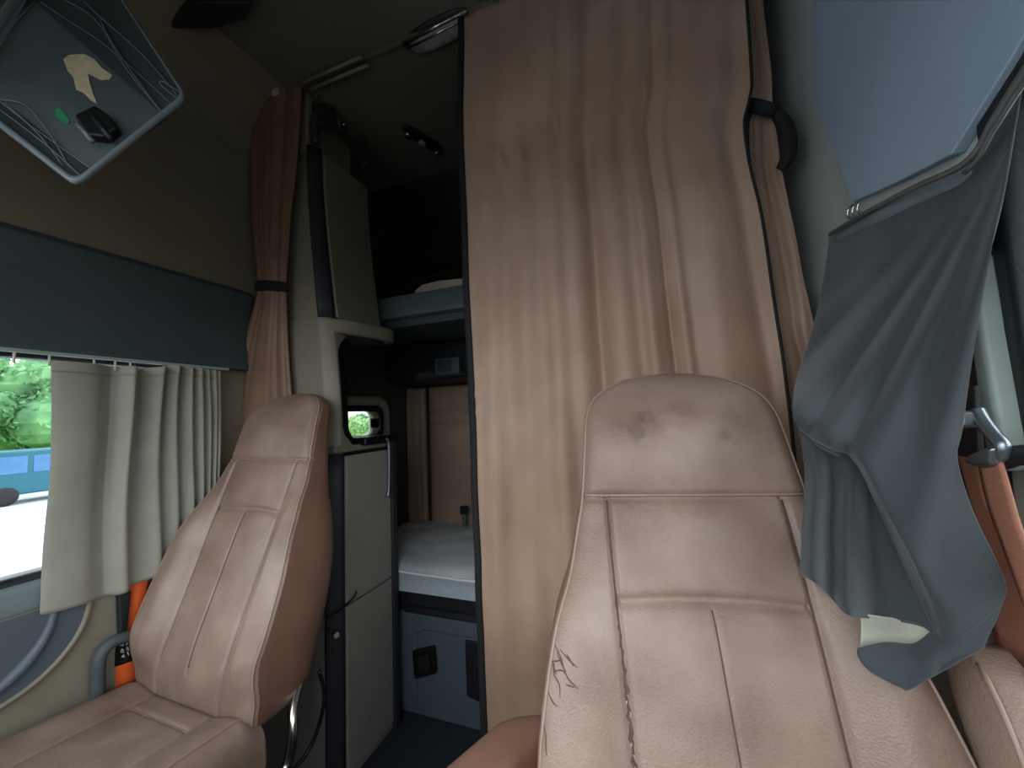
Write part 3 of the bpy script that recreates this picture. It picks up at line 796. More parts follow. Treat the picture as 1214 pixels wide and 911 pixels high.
# hem bands as slightly thicker strips
for (ta, tb, nm) in ((0.0, .045, 'top_hem'),):
    mb = MB(); RR = []
    for j in range(4):
        f = lerp(ta, tb, j/3)*60; a = int(f); fr_ = f-a; RR.append([R[a][i].lerp(R[a+1][i], fr_)+Vector((.0022, 0, 0)) for i in range(len(plan))])
    mb.grid(RR).build(nm, M['door_curtain'], dc, solid=.002)
rl = thing('curtain_rail', 'thin pale rail under the slate header, carrying the grey beige curtain', 'rail', onX(20, 416, -1.6))
MB().box((-1.612, -.3, 1.618), (-1.598, 1.06, 1.628)).build('track', M['pillar'], rl, bevel=.002)
for x in (20, 62, 115, 140, 158):
    p = onX(x, 425, -1.59); MB().tube([Vector((-1.605, p.y, 1.617)), Vector((-1.605, p.y, 1.60)), Vector((-1.604, p.y, 1.588))], .003, 6).build('glider', M['cream'], rl)

# ------------------------------------------------------------------ left: orange belt, grey grab tube
ob = thing('seat_belt', 'bright orange seat belt strap with a black printed label beside the door', 'seat belt', onX(150, 800, -1.56))
n_ = crom([onX(x, y, X) for x, y, X in ((172, 640, -1.57), (166, 690, -1.565), (158, 720, -1.56), (151, 750, -1.555), (149, 775, -1.55), (148, 806, -1.545))], 6)
n_ = crom([Vector((0, 0, 0)) + onX(x, y, X) for x, y, X in ((166, 672, -1.624), (163, 690, -1.622), (158, 720, -1.620), (152, 750, -1.620), (150, 775, -1.620), (149, 812, -1.620))], 6)
ribbon(n_, .050, .004).build('webbing', M['orange'], ob)
lb = crom([onX(x, y, -1.6185) for x, y in ((151.5, 759), (150.5, 770), (149.8, 786))], 5)
lab = ribbon(lb, .053, .005).build('label_patch', M['black'], ob)
mb = MB(); random.seed(3)
for (x, y) in ((145, 765), (150, 763), (155, 762), (145, 772), (151, 770), (156, 769), (146, 779), (153, 776)):
    for k in range(3):
        p = [onX(x+random.uniform(-2.2, 2.2), y+random.uniform(-2.5, 2.5), -1.6145) for _ in range(3)]
        mb.tube(p, .0011, 5)
mb.build('printed_marks', M['white'], lab)
bm_ = MB(); bm_.prism([onX(x, y, -1.62) for x, y in ((136, 700), (152, 700), (146, 760), (138, 760))], (.02, 0, 0)); bm_.build('anchor_cover', M['dark'], ob, bevel=.005)
gt = thing('grab_handle', 'bent grey foam-covered grab tube beside the orange strap', 'handle', onX(115, 805, -1.58))
n_ = crom([onX(x, y, X) for x, y, X in ((116, 830, -1.600), (116, 795, -1.594), (119, 778, -1.592), (130, 764, -1.592), (145, 757, -1.592), (160, 753, -1.592), (174, 752, -1.592))], 8)
MB().tube(n_, .017, 14).build('foam_grip', M['grey_tube'], gt)
MB().tube([n_[0], n_[0]+Vector((-.04, 0, -.03))], .014, 10).build('bracket', M['dark'], gt)

# ------------------------------------------------------------------ overhead grey tray
A_, B_, C_ = at(223, 116, .80), at(90, 222, .70), at(78, -105, .86)
nrm = (B_-A_).cross(C_-A_).normalized()
if nrm.dot(EYE-A_) < 0: nrm = -nrm
def TX(x, y, h=0):      # point of the tray plane (raised by h) along a sight line
    r = ray(x, y); b = A_+nrm*h
    return EYE + r*((b-EYE).dot(nrm)/r.dot(nrm))
def rpoly(px_, r, h, n=6):      # polygon with rounded corners in the tray plane
    P = [TX(x, y) for x, y in px_]; out = []; m = len(P)
    for k in range(m):
        a, b, c = P[k-1], P[k], P[(k+1) % m]
        p = b+(a-b).normalized()*r; q = b+(c-b).normalized()*r
        for t in range(n+1):
            t = t/n; out.append(p*(1-t)**2+b*2*t*(1-t)+q*t*t+nrm*h)
    return out
tray = thing('overhead_tray', 'grey plastic overhead tray with a torn cream sticker and black clip', 'tray', TX(60, 60, -.06))
OUT = [(223, 116), (90, 222), (-59, 106), (78, -105)]
def inset(px_, k):
    cx_, cy_ = sum(p[0] for p in px_)/4, sum(p[1] for p in px_)/4
    return [(x+(cx_-x)*k, y+(cy_-y)*k) for x, y in px_]
LIP = [(217, 113), (91, 214), (-50, 103), (80, -97)]
FLO = [(197, 140), (109, 201), (-12, 108), (4, 44), (41, 2)]
mb = MB(); mb.rings([rpoly(inset(OUT, .40), .05, -.06), rpoly(inset(OUT, .14), .03, -.022), rpoly(inset(OUT, .02), .022, -.006), rpoly(OUT, .022, -.002), rpoly(inset(OUT, .015), .021, .004), rpoly(LIP, .018, .003), rpoly(LIP, .018, -.008)], cap=False)
bk0 = rpoly(inset(OUT, .40), .05, -.06); mb.add(bk0, [tuple(range(len(bk0)))])
mb.build('rim', M['tray_rim'], tray)
L4 = [TX(x, y, -.004) for x, y in LIP]; F5 = [TX(x, y, -.015) for x, y in FLO]
mb = MB(); mb.add(L4+F5, [(0, 1, 5, 4), (1, 2, 6, 5), (2, 3, 8, 7), (2, 7, 6), (3, 0, 4, 8)])
mb.build('side_wall', M['tray_wall'], tray, smooth=False)
mb = MB(); mb.add(F5, [(0, 1, 2, 3, 4)]); mb.add([p-nrm*.003 for p in F5], [(0, 1, 2, 3, 4)])
mb.build('tray_floor', M['tray'], tray, smooth=False)
ribs = [([(214, 118), (170, 66), (112, 14), (95, -5)], -.008), ([(196, 138), (150, 82), (112, 22), (60, -8)], -.018), ([(208, 128), (165, 88), (120, 50), (82, 25), (48, 2)], -.022), ([(193, 136), (140, 62), (118, 22)], -.018),
        ([(108, 200), (60, 166), (25, 140), (-10, 112)], -.022), ([(97, 210), (55, 172), (0, 130)], -.012), ([(80, 204), (45, 158), (5, 122)], -.014), ([(86, 206), (60, 160), (30, 125), (0, 118)], -.018), ([(214, 110), (194, 97), (190, 100), (212, 118)], -.004), ([(40, 3), (22, 22), (6, 42)], -.026)]
mb = MB()
for r, h in ribs: mb.tube(crom([TX(x, y, h*.5) for x, y in r], 5), .0011, 6)
mb.build('wall_ribs', M['tray_rim'], tray)['kind'] = 'stuff'
def sticker(px_, m, nm, h=-.0135):
    return MB().prism([TX(x, y, h) for x, y in px_], -nrm*.0008).build(nm, m, tray, smooth=False)
sticker([(75, 70), (82, 65), (100, 64), (112, 70), (120, 80), (133, 89), (130, 94), (120, 95), (104, 87), (106, 97), (110, 110), (115, 123), (108, 119), (99, 110), (90, 106), (87, 92), (80, 84)], M['paper'], 'torn_sticker')
sticker([(65, 130), (70, 128), (76, 134), (83, 143), (80, 147), (73, 144), (66, 137)], M['green'], 'green_sticker')
mb = MB(); q = [(96, 146), (120, 134), (137, 146), (146, 160), (131, 171), (113, 169)]
mb.prism([TX(x, y, -.0145) for x, y in q], nrm*.018); ck = mb.build('clip', M['black'], tray, bevel=.004)
mb = MB(); mb.tube([TX(93, 148, 0), TX(110, 168, 0)], .0045, 8); mb.build('clip_edge', M['tray_rim'], ck)
mb = MB(); mb.tube([TX(112, 140, .004), TX(132, 165, .004)], .005, 8); mb.build('clip_bar', M['dark'], ck)
# support arm to the ceiling, out of view above
sa = TX(30, 20, -.07); MB().tube(crom([sa, sa+Vector((-.02, -.05, .25)), Vector((sa.x-.02, sa.y-.10, ZC-.004))], 8), .02, 12).build('support_arm', M['dark'], tray)

# ------------------------------------------------------------------ ceiling lamps
cl_ = thing('ceiling_lamp', 'clear oblong lamp with a chrome bar on the ceiling near the curtain top', 'lamp', onZ(515, 42, ZC))
a0, a1 = onZ(486, 56, ZC), onZ(560, 18, ZC)
ax = (a1-a0).normalized(); sd = Vector((-ax.y, ax.x, 0)); L = (a1-a0).length
def lamp_body(c, L, w, h, n=20, m=7):
    R = []
    for i in range(m):
        a = PI/2*i/(m-1); k = math.cos(a)**.6 if i < m-1 else .02
        R.append([c + ax*(L/2*k*math.copysign(abs(math.cos(2*PI*j/n))**.6, math.cos(2*PI*j/n))) + sd*(w/2*k*math.sin(2*PI*j/n)) + Vector((0, 0, -h*math.sin(a))) for j in range(n)])
    return R
cc = (a0+a1)/2
mb = MB(); mb.rings(lamp_body(cc, L+.02, .11, .016)); mb.build('housing', M['dark'], cl_)
mb = MB(); mb.rings(lamp_body(cc+Vector((0, 0, -.008)), L, .085, .022)); mb.build('lens', M['lens'], cl_)
MB().tube([a0-sd*.040+Vector((0, 0, -.022)), a1-sd*.040+Vector((0, 0, -.022))], .007, 10).build('chrome_bar', M['chrome'], cl_)
MB().tube([a0-sd*.022+Vector((0, 0, -.028)), a1-sd*.022+Vector((0, 0, -.028))], .004, 10).build('chrome_bar', M['chrome'], cl_)
rd = thing('reading_lamp', 'small dark reading lamp with two spots on the dark sleeper ceiling', 'lamp', onZ(500, 164, ZC))
b0, b1 = onZ(480, 150, ZC), onZ(522, 177, ZC); ax = (b1-b0).normalized(); sd = Vector((-ax.y, ax.x, 0))
mb = MB(); mb.rings(lamp_body((b0+b1)/2, (b1-b0).length+.03, .065, .025)); mb.build('housing', M['black'], rd)
for k, mm in ((.08, 'chrome'), (.45, 'lens'), (.9, 'steel')):
    c = b0.lerp(b1, k)+Vector((0, 0, -.025)); R = []
    for (rr, dz) in ((.02, 0), (.02, -.015), (.015, -.022), (.003, -.024)):
        R.append([c+Vector((rr*math.cos(2*PI*j/16), rr*math.sin(2*PI*j/16), dz)) for j in range(16)])
    MB().rings(R).build('spot', M[mm], rd)
# vent cover on the sloped rear of the sleeper roof
vc = thing('vent_cover', 'dark eight-sided cover high on the back of the sleeper', 'vent', onY(500, 245, YB-.13))
oct_ = [(482, 225), (497, 214), (517, 218), (527, 235), (527, 250), (515, 263), (495, 267), (480, 255)]
MB().prism([onY(x, y, YB-.16) for x, y in oct_], (0, .05, 0)).build('cover', M['black'], vc, bevel=.012)
cxy = Vector((sum(o[0] for o in oct_)/8, sum(o[1] for o in oct_)/8, 0))
MB().prism([onY(cxy.x+(x-cxy.x)*.75, cxy.y+(y-cxy.y)*.75, YB-.172) for x, y in oct_], (0, .02, 0)).build('grille_plate', M['dark'], vc, bevel=.006)

# ------------------------------------------------------------------ sleeper: bunks
YBK = 1.62
ub = thing('upper_bunk', 'upper bunk board with pale grey green front edge', 'bunk', (-.6, 1.95, 1.86))
zt = onY(500, 345, YBK).z; zb = onY(500, 372, YBK).z
MB().prism([Vector((XL+.01, YBK, zb)), Vector((XL+.01, YBK-.008, zb+.03)), Vector((XL+.01, YBK+.012, zt)), Vector((XL+.01, YBK+.05, zt+.006)), Vector((XL+.01, YBK+.06, zb-.004))], (XR-XL-.02, 0, 0)).build('front_board', M['bunk'], ub, bevel=.006)
MB().box((XL+.01, YBK+.05, zb-.04), (XR-.01, YB-.01, zb+.01)).build('underside', M['slate'], ub, bevel=.006)
MB().box((XL+.01, YBK+.062, zt-.06), (XR-.02, YB-.01, zt+.002)).build('bed_board', M['dark'], ub, smooth=False)
cr = thing('folded_cloth', 'pale cream cloth lying on the upper bunk', 'cloth', onY(530, 338, YBK+.1))
q = [onY(x, y, YBK+.16) for x, y in ((492, 345), (500, 338), (520, 333), (560, 329), (620, 329), (640, 338))]
mb = MB(); mb.rings([[Vector((p.x, p.y+dy, max(p.z, zt+.010))) for p in q]+[Vector((q[-1].x, q[-1].y+dy, zt+.008)), Vector((q[0].x, q[0].y+dy, zt+.008))] for dy in (0, .08, .3)])
mb.build('cloth', M['cream'], cr, bevel=.005)
# dark rear shelf below the upper bunk with grey box
sh = thing('rear_shelf', 'dark shelf along the sleeper back wall under the upper bunk', 'shelf', (-.6, 2.2, 1.72))
zs0 = onY(500, 452, 2.12).z
MB().prism([Vector((XL+.01, YB-.01, zs0-.02)), Vector((XL+.01, 2.10, zs0)), Vector((XL+.01, 2.06, zs0+.05)), Vector((XL+.01, 2.10, zb-.042)), Vector((XL+.01, YB-.01, zb-.042))], (XR-XL-.02, 0, 0)).build('shelf_body', M['dark'], sh, bevel=.012)
p0, p1 = onY(521, 446, 2.05), onY(549, 424, 2.05)
sb_ = MB().box((p0.x, 1.995, p0.z), (p1.x, 2.085, p1.z)).build('control_box', M['slate'], sh, bevel=.008); sb_['label'] = 'small grey box on the shelf front'
MB().box((p0.x+.015, 1.989, p0.z+.015), (p1.x-.05, 1.994, p1.z-.015)).build('front_plate', M['navy'], sb_, bevel=.003)

# back wall pads
zf_pad = onY(520, 703, YBK).z+.012
def quilt(name, label, x0, x1, z0, z1, pleats):
    o = thing(name, label, 'wall pad', ((x0+x1)/2, YB-.02, z0))
    mb = MB(); R = []; nx, nz = 40, 80
    for j in range(nz+1):
        z = lerp(z0, z1, j/nz); row = []
        for i in range(nx+1):
            u = i/nx; e = min(1, min(u, 1-u)/.10, min(z-z0, z1-z)/.06+.0)
            d = .035*math.sqrt(max(0, 1-(1-max(0, e))**2))
            for pz in pleats: d -= .012*gs(z-pz, .012)
            d += .006*noise.noise(Vector((u*4, z*5, x0)))
            row.append(Vector((lerp(x0, x1, u), YB-.012-max(d, 0), z)))
        R.append(row)
    mb.grid(R); mb.build('padding', M['pad'], o, solid=.008, solid_off=-1)
    for pz in pleats: MB().tube([Vector((x0+.03, YB-.036, pz)), Vector((x1-.03, YB-.036, pz))], .003, 6).build('seam', M['seam'], o)
    return o
zq0, zq1 = zf_pad, zs0-.025
xa = onY(512, 500, YB).x
za, zb2 = onY(535, 488, YB).z, onY(535, 503, YB).z
quilt('padded_panel', 'brown quilted back wall panel with two pleats above the mattress', xa, xa+.62, zq0, zq1, [za, zb2])
quilt('padded_panel', 'narrow plain brown wall pad in the sleeper corner by the small window', onY(484, 500, YB).x+.02, xa-.03, zq0, zq1, [])

# lower bunk
lbk = thing('lower_bunk', 'lower bunk base with black frame and slate blue front panel', 'bunk', (-.6, 1.98, 0))
zf0 = onY(520, 733, YBK).z; zf1 = onY(520, 703, YBK).z
MB().box((XL+.01, YBK-.005, zf0+.02), (XR-.01, YB-.01, zf1)).build('bed_frame', M['dark'], lbk, bevel=.012)
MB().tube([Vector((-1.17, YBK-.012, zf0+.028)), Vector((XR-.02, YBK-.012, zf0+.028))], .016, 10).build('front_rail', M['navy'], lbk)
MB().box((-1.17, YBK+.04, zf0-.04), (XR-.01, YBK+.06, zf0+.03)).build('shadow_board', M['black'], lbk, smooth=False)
# moulded front panel with a recess and rounded left post
pxl = onY(470, 780, YBK).x; zpt = onY(520, 733, YBK).z
def outline(pts): return [onY(x, y, YBK+.01) for x, y in pts]
MB().box((pxl, YBK+.02, .0), (XR-.01, YBK+.05, zpt-.005)).build('front_panel', M['slate_light'], lbk, bevel=.008)
mb = MB(); q = outline(((471, 728), (490, 724), (590, 742), (590, 764), (503, 748), (494, 752), (494, 838), (471, 841)))
mb.prism(q, (0, .03, 0)).build('raised_frame', M['slate_light'], lbk, bevel=.008)
MB().prism(outline(((551, 760), (600, 768), (600, 850), (553, 826))), (0, .028, 0)).build('dark_insert', M['dark'], lbk, bevel=.004)
q = outline(((491, 770), (516, 764), (519, 796), (494, 803)))
lt = MB().prism(q, (0, -.022, 0)).build('latch', M['black'], lbk, bevel=.006)
q2 = outline(((499, 774), (512, 771), (514, 790), (501, 793)))
MB().prism([p+Vector((0, -.024, 0)) for p in q2], (0, -.008, 0)).build('latch_lever', M['dark'], lt, bevel=.004)
# mattress
mt = thing('mattress', 'pale grey mattress with white piping on the lower bunk', 'mattress', (-.6, 1.98, zf1))
zm0 = zf1+.004
zm1 = zm0+.115
mb = MB(); R = []
x0m, x1m = XL+.02, XR-.03; nx, ny = 70, 40
def mtop(u, v):
    x = lerp(x0m, x1m, u); y = lerp(YBK-.035, YB-.06, v)
    e = .03*(1-math.sqrt(max(0, 1-max(0, 1-v/.12)**2)))*1.0 + .03*(1-math.sqrt(max(0, 1-max(0, 1-u/.04)**2)))
    z = zm1 - e*.9 + .025*math.sin(PI*min(1, v*1.05)) + .010*noise.noise(Vector((x*5, y*6, 1)))+.004*noise.noise(Vector((x*16, y*10, 1)))
    return Vector((x, y, z))
for j in range(ny+1): R.append([mtop(i/nx, j/ny) for i in range(nx+1)])
mb.grid(R); mo = mb.build('top_cover', M['mattress'], mt)
ed = [mtop(i/nx, 0) for i in range(nx+1)]
mb = MB(); mb.grid([[Vector((p.x, p.y-.004+.01*math.sin(PI*t), lerp(p.z, zm0, t))) for p in ed] for t in [k/8 for k in range(9)]])
lf = [mtop(0, j/ny) for j in range(ny+1)]
mb.grid([[Vector((p.x, p.y, lerp(p.z, zm0, t))) for p in lf] for t in (0, .5, 1)])
mb.add([(x0m, YBK-.03, zm0), (x1m, YBK-.03, zm0), (x1m, YB-.06, zm0), (x0m, YB-.06, zm0)], [(0, 1, 2, 3)])
mb.build('border', M['mattress_side'], mt)
MB().tube([p+Vector((0, -.004, -.002)) for p in ed], .006, 8).build('piping', M['white'], mt)
# belt buckle standing at the mattress's rear edge
bk_ = thing('belt_buckle', 'small black belt buckle standing at the rear of the mattress', 'buckle', onY(550, 612, 2.24))
bc = onY(550, 606, 2.22); hx = .022
zbk = mtop(.4, .9).z
MB().box((bc.x-hx, 2.205, bc.z-.02), (bc.x+hx, 2.235, bc.z+.03)).build('buckle_body', M['black'], bk_, bevel=.006)
MB().box((bc.x-.012, 2.212, zbk-.002), (bc.x+.012, 2.228, bc.z-.015)).build('stalk', M['steel'], bk_, bevel=.003)
MB().box((bc.x-.012, 2.203, bc.z+.006), (bc.x+.012, 2.207, bc.z+.022)).build('release_button', M['dark'], bk_, bevel=.002)

# ------------------------------------------------------------------ right side: slate curtain, its rail, pillar, belt
rr_ = thing('curtain_rail', 'shiny curtain rail carrying the slate curtain over the side door', 'rail', onX(1145, 192, XR-.03))
rp = crom([onX(x, y, XR-.045) for x, y in ((1300, -40), (1214, 86), (1180, 140), (1146, 192), (1080, 224), (1020, 256), (984, 278))], 8)
MB().tube(rp, .0045, 8).build('track', M['steel'], rr_)
MB().tube([p+Vector((-.003, 0, -.014)) for p in rp[:25]], .003, 8).build('lower_guide', M['steel'], rr_)
for (x, y) in ((1012, 250), (1018, 247), (1024, 244)):
    c = onX(x, y, XR-.058); MB().tube(crom([c+Vector((0, 0, .012)), c+Vector((-.008, 0, .004)), c+Vector((-.008, .004, -.008)), c+Vector((0, .006, -.014))], 4), .0025, 6).build('hook', M['chrome'], rr_)

# slate curtain: two cloth panels (upper, tucked at the waist; lower, hanging)
def cgrid(rows, nu, nv, disp):
    """rows: list of rows of (x, y, d); bicubic through all"""
    cols = [crom([Vector(p) for p in r], nu) for r in rows]
    n = len(cols[0]); lines = [crom([c[i] for c in cols], nv) for i in range(n)]
    m = len(lines[0]); out = []
    for j in range(m):
        row = []
        for i in range(n):
            q = lines[i][j]; p = at(q.x, q.y, q.z)
            row.append((p, i/(n-1), j/(m-1), q))
        out.append(row)
    return [[p + (EYE-p).normalized()*disp(u, v, q) for p, u, v, q in r] for r in out]
sc_ = thing('window_curtain', 'slate grey door curtain gathered and draped over the seat shoulder', 'curtain', at(1075, 800, .5))
upper = [
 [(984, 280, .93), (1008, 264, .82), (1038, 249, .72), (1073, 230, .65), (1108, 213, .59), (1144, 195, .54), (1176, 156, .50), (1212, 96, .46)],
 [(977, 330, .90), (1005, 330, .80), (1040, 322, .70), (1075, 310, .63), (1105, 300, .58), (1135, 285, .54), (1160, 260, .51), (1190, 226, .475)],
 [(964, 390, .80), (990, 395, .72), (1022, 392, .65), (1055, 385, .60), (1085, 380, .56), (1115, 370, .53), (1140, 360, .51), (1167, 335, .49)],
 [(946, 445, .66), (970, 450, .62), (1000, 452, .59), (1030, 455, .565), (1062, 455, .54), (1095, 450, .52), (1122, 445, .505), (1152, 425, .49)],
 [(940, 480, .585), (957, 487, .565), (980, 497, .55), (1005, 510, .535), (1040, 520, .52), (1075, 525, .50), (1108, 520, .49), (1140, 508, .48)],
 [(943, 500, .575), (958, 512, .56), (985, 527, .545), (1012, 538, .53), (1038, 560, .51), (1072, 580, .49), (1104, 575, .48), (1134, 545, .475)],
 [(950, 512, .575), (966, 522, .57), (990, 534, .56), (1016, 544, .545), (1050, 602, .50), (1080, 640, .48), (1115, 640, .47), (1152, 605, .466)],
 [(953, 518, .58), (969, 527, .575), (993, 538, .565), (1020, 552, .55), (1074, 648, .495), (1100, 690, .472), (1136, 690, .462), (1178, 660, .456)],
 [(955, 522, .585), (971, 530, .58), (995, 541, .57), (1024, 562, .555), (1096, 704, .488), (1117, 728, .466), (1149, 720, .457), (1192, 694, .452)],
 [(956, 525, .59), (972, 533, .585), (996, 544, .575), (1026, 570, .56), (1109, 750, .478), (1124, 760, .463), (1150, 748, .455), (1188, 714, .451)],
]
def du_(u, v, q):
    x, y = q.x, q.y
    # folds radiating from (1165,190) towards the tuck at (945,495)
    ang = math.atan2(y-150, 1210-x)
    s = 0
    fade = smooth(.02, .25, v)
    for a0_, amp, w in ((.62, .010, .05), (.76, .012, .035), (.90, .014, .04), (1.02, .012, .03), (1.15, .015, .05), (1.32, .012, .05)):
        s += amp*gs(ang-a0_, w)
    s -= .010*gs(ang-.83, .022) + .010*gs(ang-.965, .018) + .009*gs(ang-1.085, .02)
    return s*fade*smooth(1.0, .82, v) + smooth(1.0, .85, v)*.004*noise.noise(Vector((u*6, v*6, 3)))
mb = MB(); GU = cgrid(upper, 16, 10, du_)
mb.grid(GU)
mb.build('upper_cloth', M['slate_curtain'], sc_, solid=.003)
mb = MB(); mb.grid([[p + (EYE-p).normalized()*.0035 for p in r[6:86]] for r in GU[0:4]]); mb.build('top_hem', M['hem_band'], sc_, solid=.002)
# lower cloth, behind the lower edge of the upper cloth on the left and continuous on the right
lower = [
 [(945, 498, .59), (962, 508, .585), (985, 522, .58), (1010, 535, .57), (1030, 545, .56), (1050, 560, .55), (1075, 575, .53), (1100, 580, .515)],
 [(955, 560, .575), (970, 565, .55), (986, 570, .575), (1008, 575, .54), (1028, 580, .555), (1045, 596, .545), (1070, 612, .525), (1098, 618, .505)],
 [(952, 620, .56), (967, 628, .53), (985, 634, .555), (1006, 640, .52), (1032, 648, .54), (1056, 655, .53), (1084, 668, .51), (1108, 676, .49)],
 [(950, 672, .545), (966, 680, .515), (985, 686, .535), (1006, 710, .50), (1036, 715, .52), (1066, 722, .51), (1092, 730, .495), (1110, 736, .48)],
 [(950, 682, .545), (966, 689, .515), (986, 708, .53), (1006, 728, .50), (1034, 732, .515), (1068, 736, .51), (1094, 742, .495), (1108, 752, .478)],
]
mb = MB(); G = cgrid(lower, 14, 12, lambda u, v, q: .003*noise.noise(Vector((u*7, v*5, 8)))); mb.grid(G)
mb.build('lower_cloth', M['slate_curtain'], sc_, solid=.003)
# hem rolled back on itself, showing the pale lining inside the fold
lin_ = [
 [(1020, 727, .512), (1045, 731, .512), (1072, 735, .508), (1096, 742, .495), (1107, 752, .480)],
 [(1021, 746, .515), (1045, 749, .515), (1075, 752, .509), (1098, 755, .494), (1108, 757, .479)],
 [(1020, 768, .508), (1042, 766, .508), (1070, 766, .505), (1094, 765, .491), (1107, 760, .478)],
]
mb = MB(); mb.grid(cgrid(lin_, 8, 6, lambda u, v, q: 0)); mb.build('lining', M['curtain_lining'], sc_, solid=.002)
tip = [
 [(1018, 771, .496), (1050, 764, .495), (1085, 765, .485), (1109, 750, .478), (1124, 760, .463), (1150, 748, .455), (1188, 714, .451)],
 [(1020, 781, .492), (1048, 781, .488), (1078, 783, .478), (1100, 783, .468), (1115, 783, .462), (1138, 770, .456), (1180, 736, .450)],
 [(1033, 796, .487), (1055, 801, .481), (1077, 803, .475), (1096, 800, .468), (1112, 796, .462), (1134, 782, .456), (1172, 752, .450)],
 [(1060, 811, .480), (1068, 814, .477), (1076, 817, .474), (1094, 807, .467), (1112, 797, .461), (1130, 787, .455), (1166, 766, .450)],
]
GT = cgrid(tip, 12, 8, lambda u, v, q: .004*gs(u-.55, .12)*math.sin(PI*v))
mb = MB(); mb.grid(GT); mb.build('folded_corner', M['slate_curtain'], sc_, solid=.003)
MB().tube([r[0] for r in GT] + GT[-1][1:], .0018, 6).build('hem', M['slate_curtain'], sc_)
MB().tube(GT[0][:36], .0022, 6).build('hem', M['slate_curtain'], sc_)
MB().tube(G[-1], .0020, 6).build('hem', M['slate_curtain'], sc_)

# pillar trim behind the belt
plr = [onX(x, y, XR-.002) for x, y in ((1163, 300), (1182, 300), (1300, 520), (1300, 640), (1205, 640), (1196, 500))]
tp = struct(MB().prism([onX(x, y, XR) for x, y in ((1164, 296), (1184, 300), (1232, 560), (1204, 556), (1188, 440))], (-.03, 0, 0)).build('trim_6', M['pillar'], bevel=.008))
struct(MB().prism([onX(x, y, XR) for x, y in ((1110, 300), (1164, 296), (1200, 545), (1206, 600), (1100, 600))], (-.012, 0, 0)).build('trim_7', M['dark'], bevel=.004))
rb = thing('seat_belt', 'rust brown seat belt running through a grey guide ring on the door pillar', 'seat belt', onX(1170, 560, XR-.04))
XB = XR-.06
MB().tube(crom([onX(x, y, XB) for x, y in ((1158, 486), (1166, 500), (1178, 516), (1188, 528), (1186, 540), (1172, 548), (1158, 546))], 6), .0075, 10).build('guide_ring', M['steel'], rb)
q = [onX(x, y, XB) for x, y in ((1154, 549), (1160, 540), (1178, 532), (1190, 530), (1188, 552), (1170, 553))]
MB().prism(q, (-.012, 0, 0)).build('ring_foot', M['steel'], rb, bevel=.005)
q = [onX(x, y, XB) for x, y in ((1142, 490), (1162, 486), (1164, 508), (1142, 510))]
MB().prism(q, (-.02, 0, 0)).build('anchor_plate', M['steel'], rb, bevel=.006)
q = [onX(x, y, XB+.01) for x, y in ((1138, 460), (1164, 456), (1170, 545), (1136, 540))]
MB().prism(q, (-.008, 0, 0)).build('pillar_cover', M['dark'], rb, bevel=.006)
def sheet(L_, R_, name, m, parent, n=8):
    Lp, Rp = crom(L_, n), crom(R_, n)
    mb = MB(); mb.grid([[a.lerp(b, t/5) for t in range(6)] for a, b in zip(Lp, Rp)]); return mb.build(name, m, parent, solid=.003)
sheet([onX(x, y, XB) for x, y in ((1160, 548), (1172, 600), (1190, 650), (1215, 720))], [onX(x, y, XB) for x, y in ((1188, 548), (1200, 590), (1212, 630), (1240, 700))], 'upper_webbing', M['rust'], rb)
XB2 = XR-.014
sheet([onX(x, y, XB2) for x, y in ((1137, 540), (1150, 590), (1166, 660), (1180, 760), (1206, 840))], [onX(x, y, XB2) for x, y in ((1158, 540), (1168, 592), (1196, 640), (1218, 700), (1260, 800))], 'lower_webbing', M['rust'], rb)
# dark arm handle at the pillar edge
gh = thing('pillar_handle', 'short dark grip sticking out beside the pale pillar trim', 'handle', onX(1206, 543, XR-.03))
MB().tube(crom([onX(x, y, XR-.045) for x, y in ((1188, 546), (1202, 541), (1222, 540), (1250, 545))], 6), .012, 12).build('grip', M['dark'], gh)
MB().tube([onX(1190, 546, XR-.045), onX(1190, 546, XR-.004)], .010, 10).build('mount', M['dark'], gh)

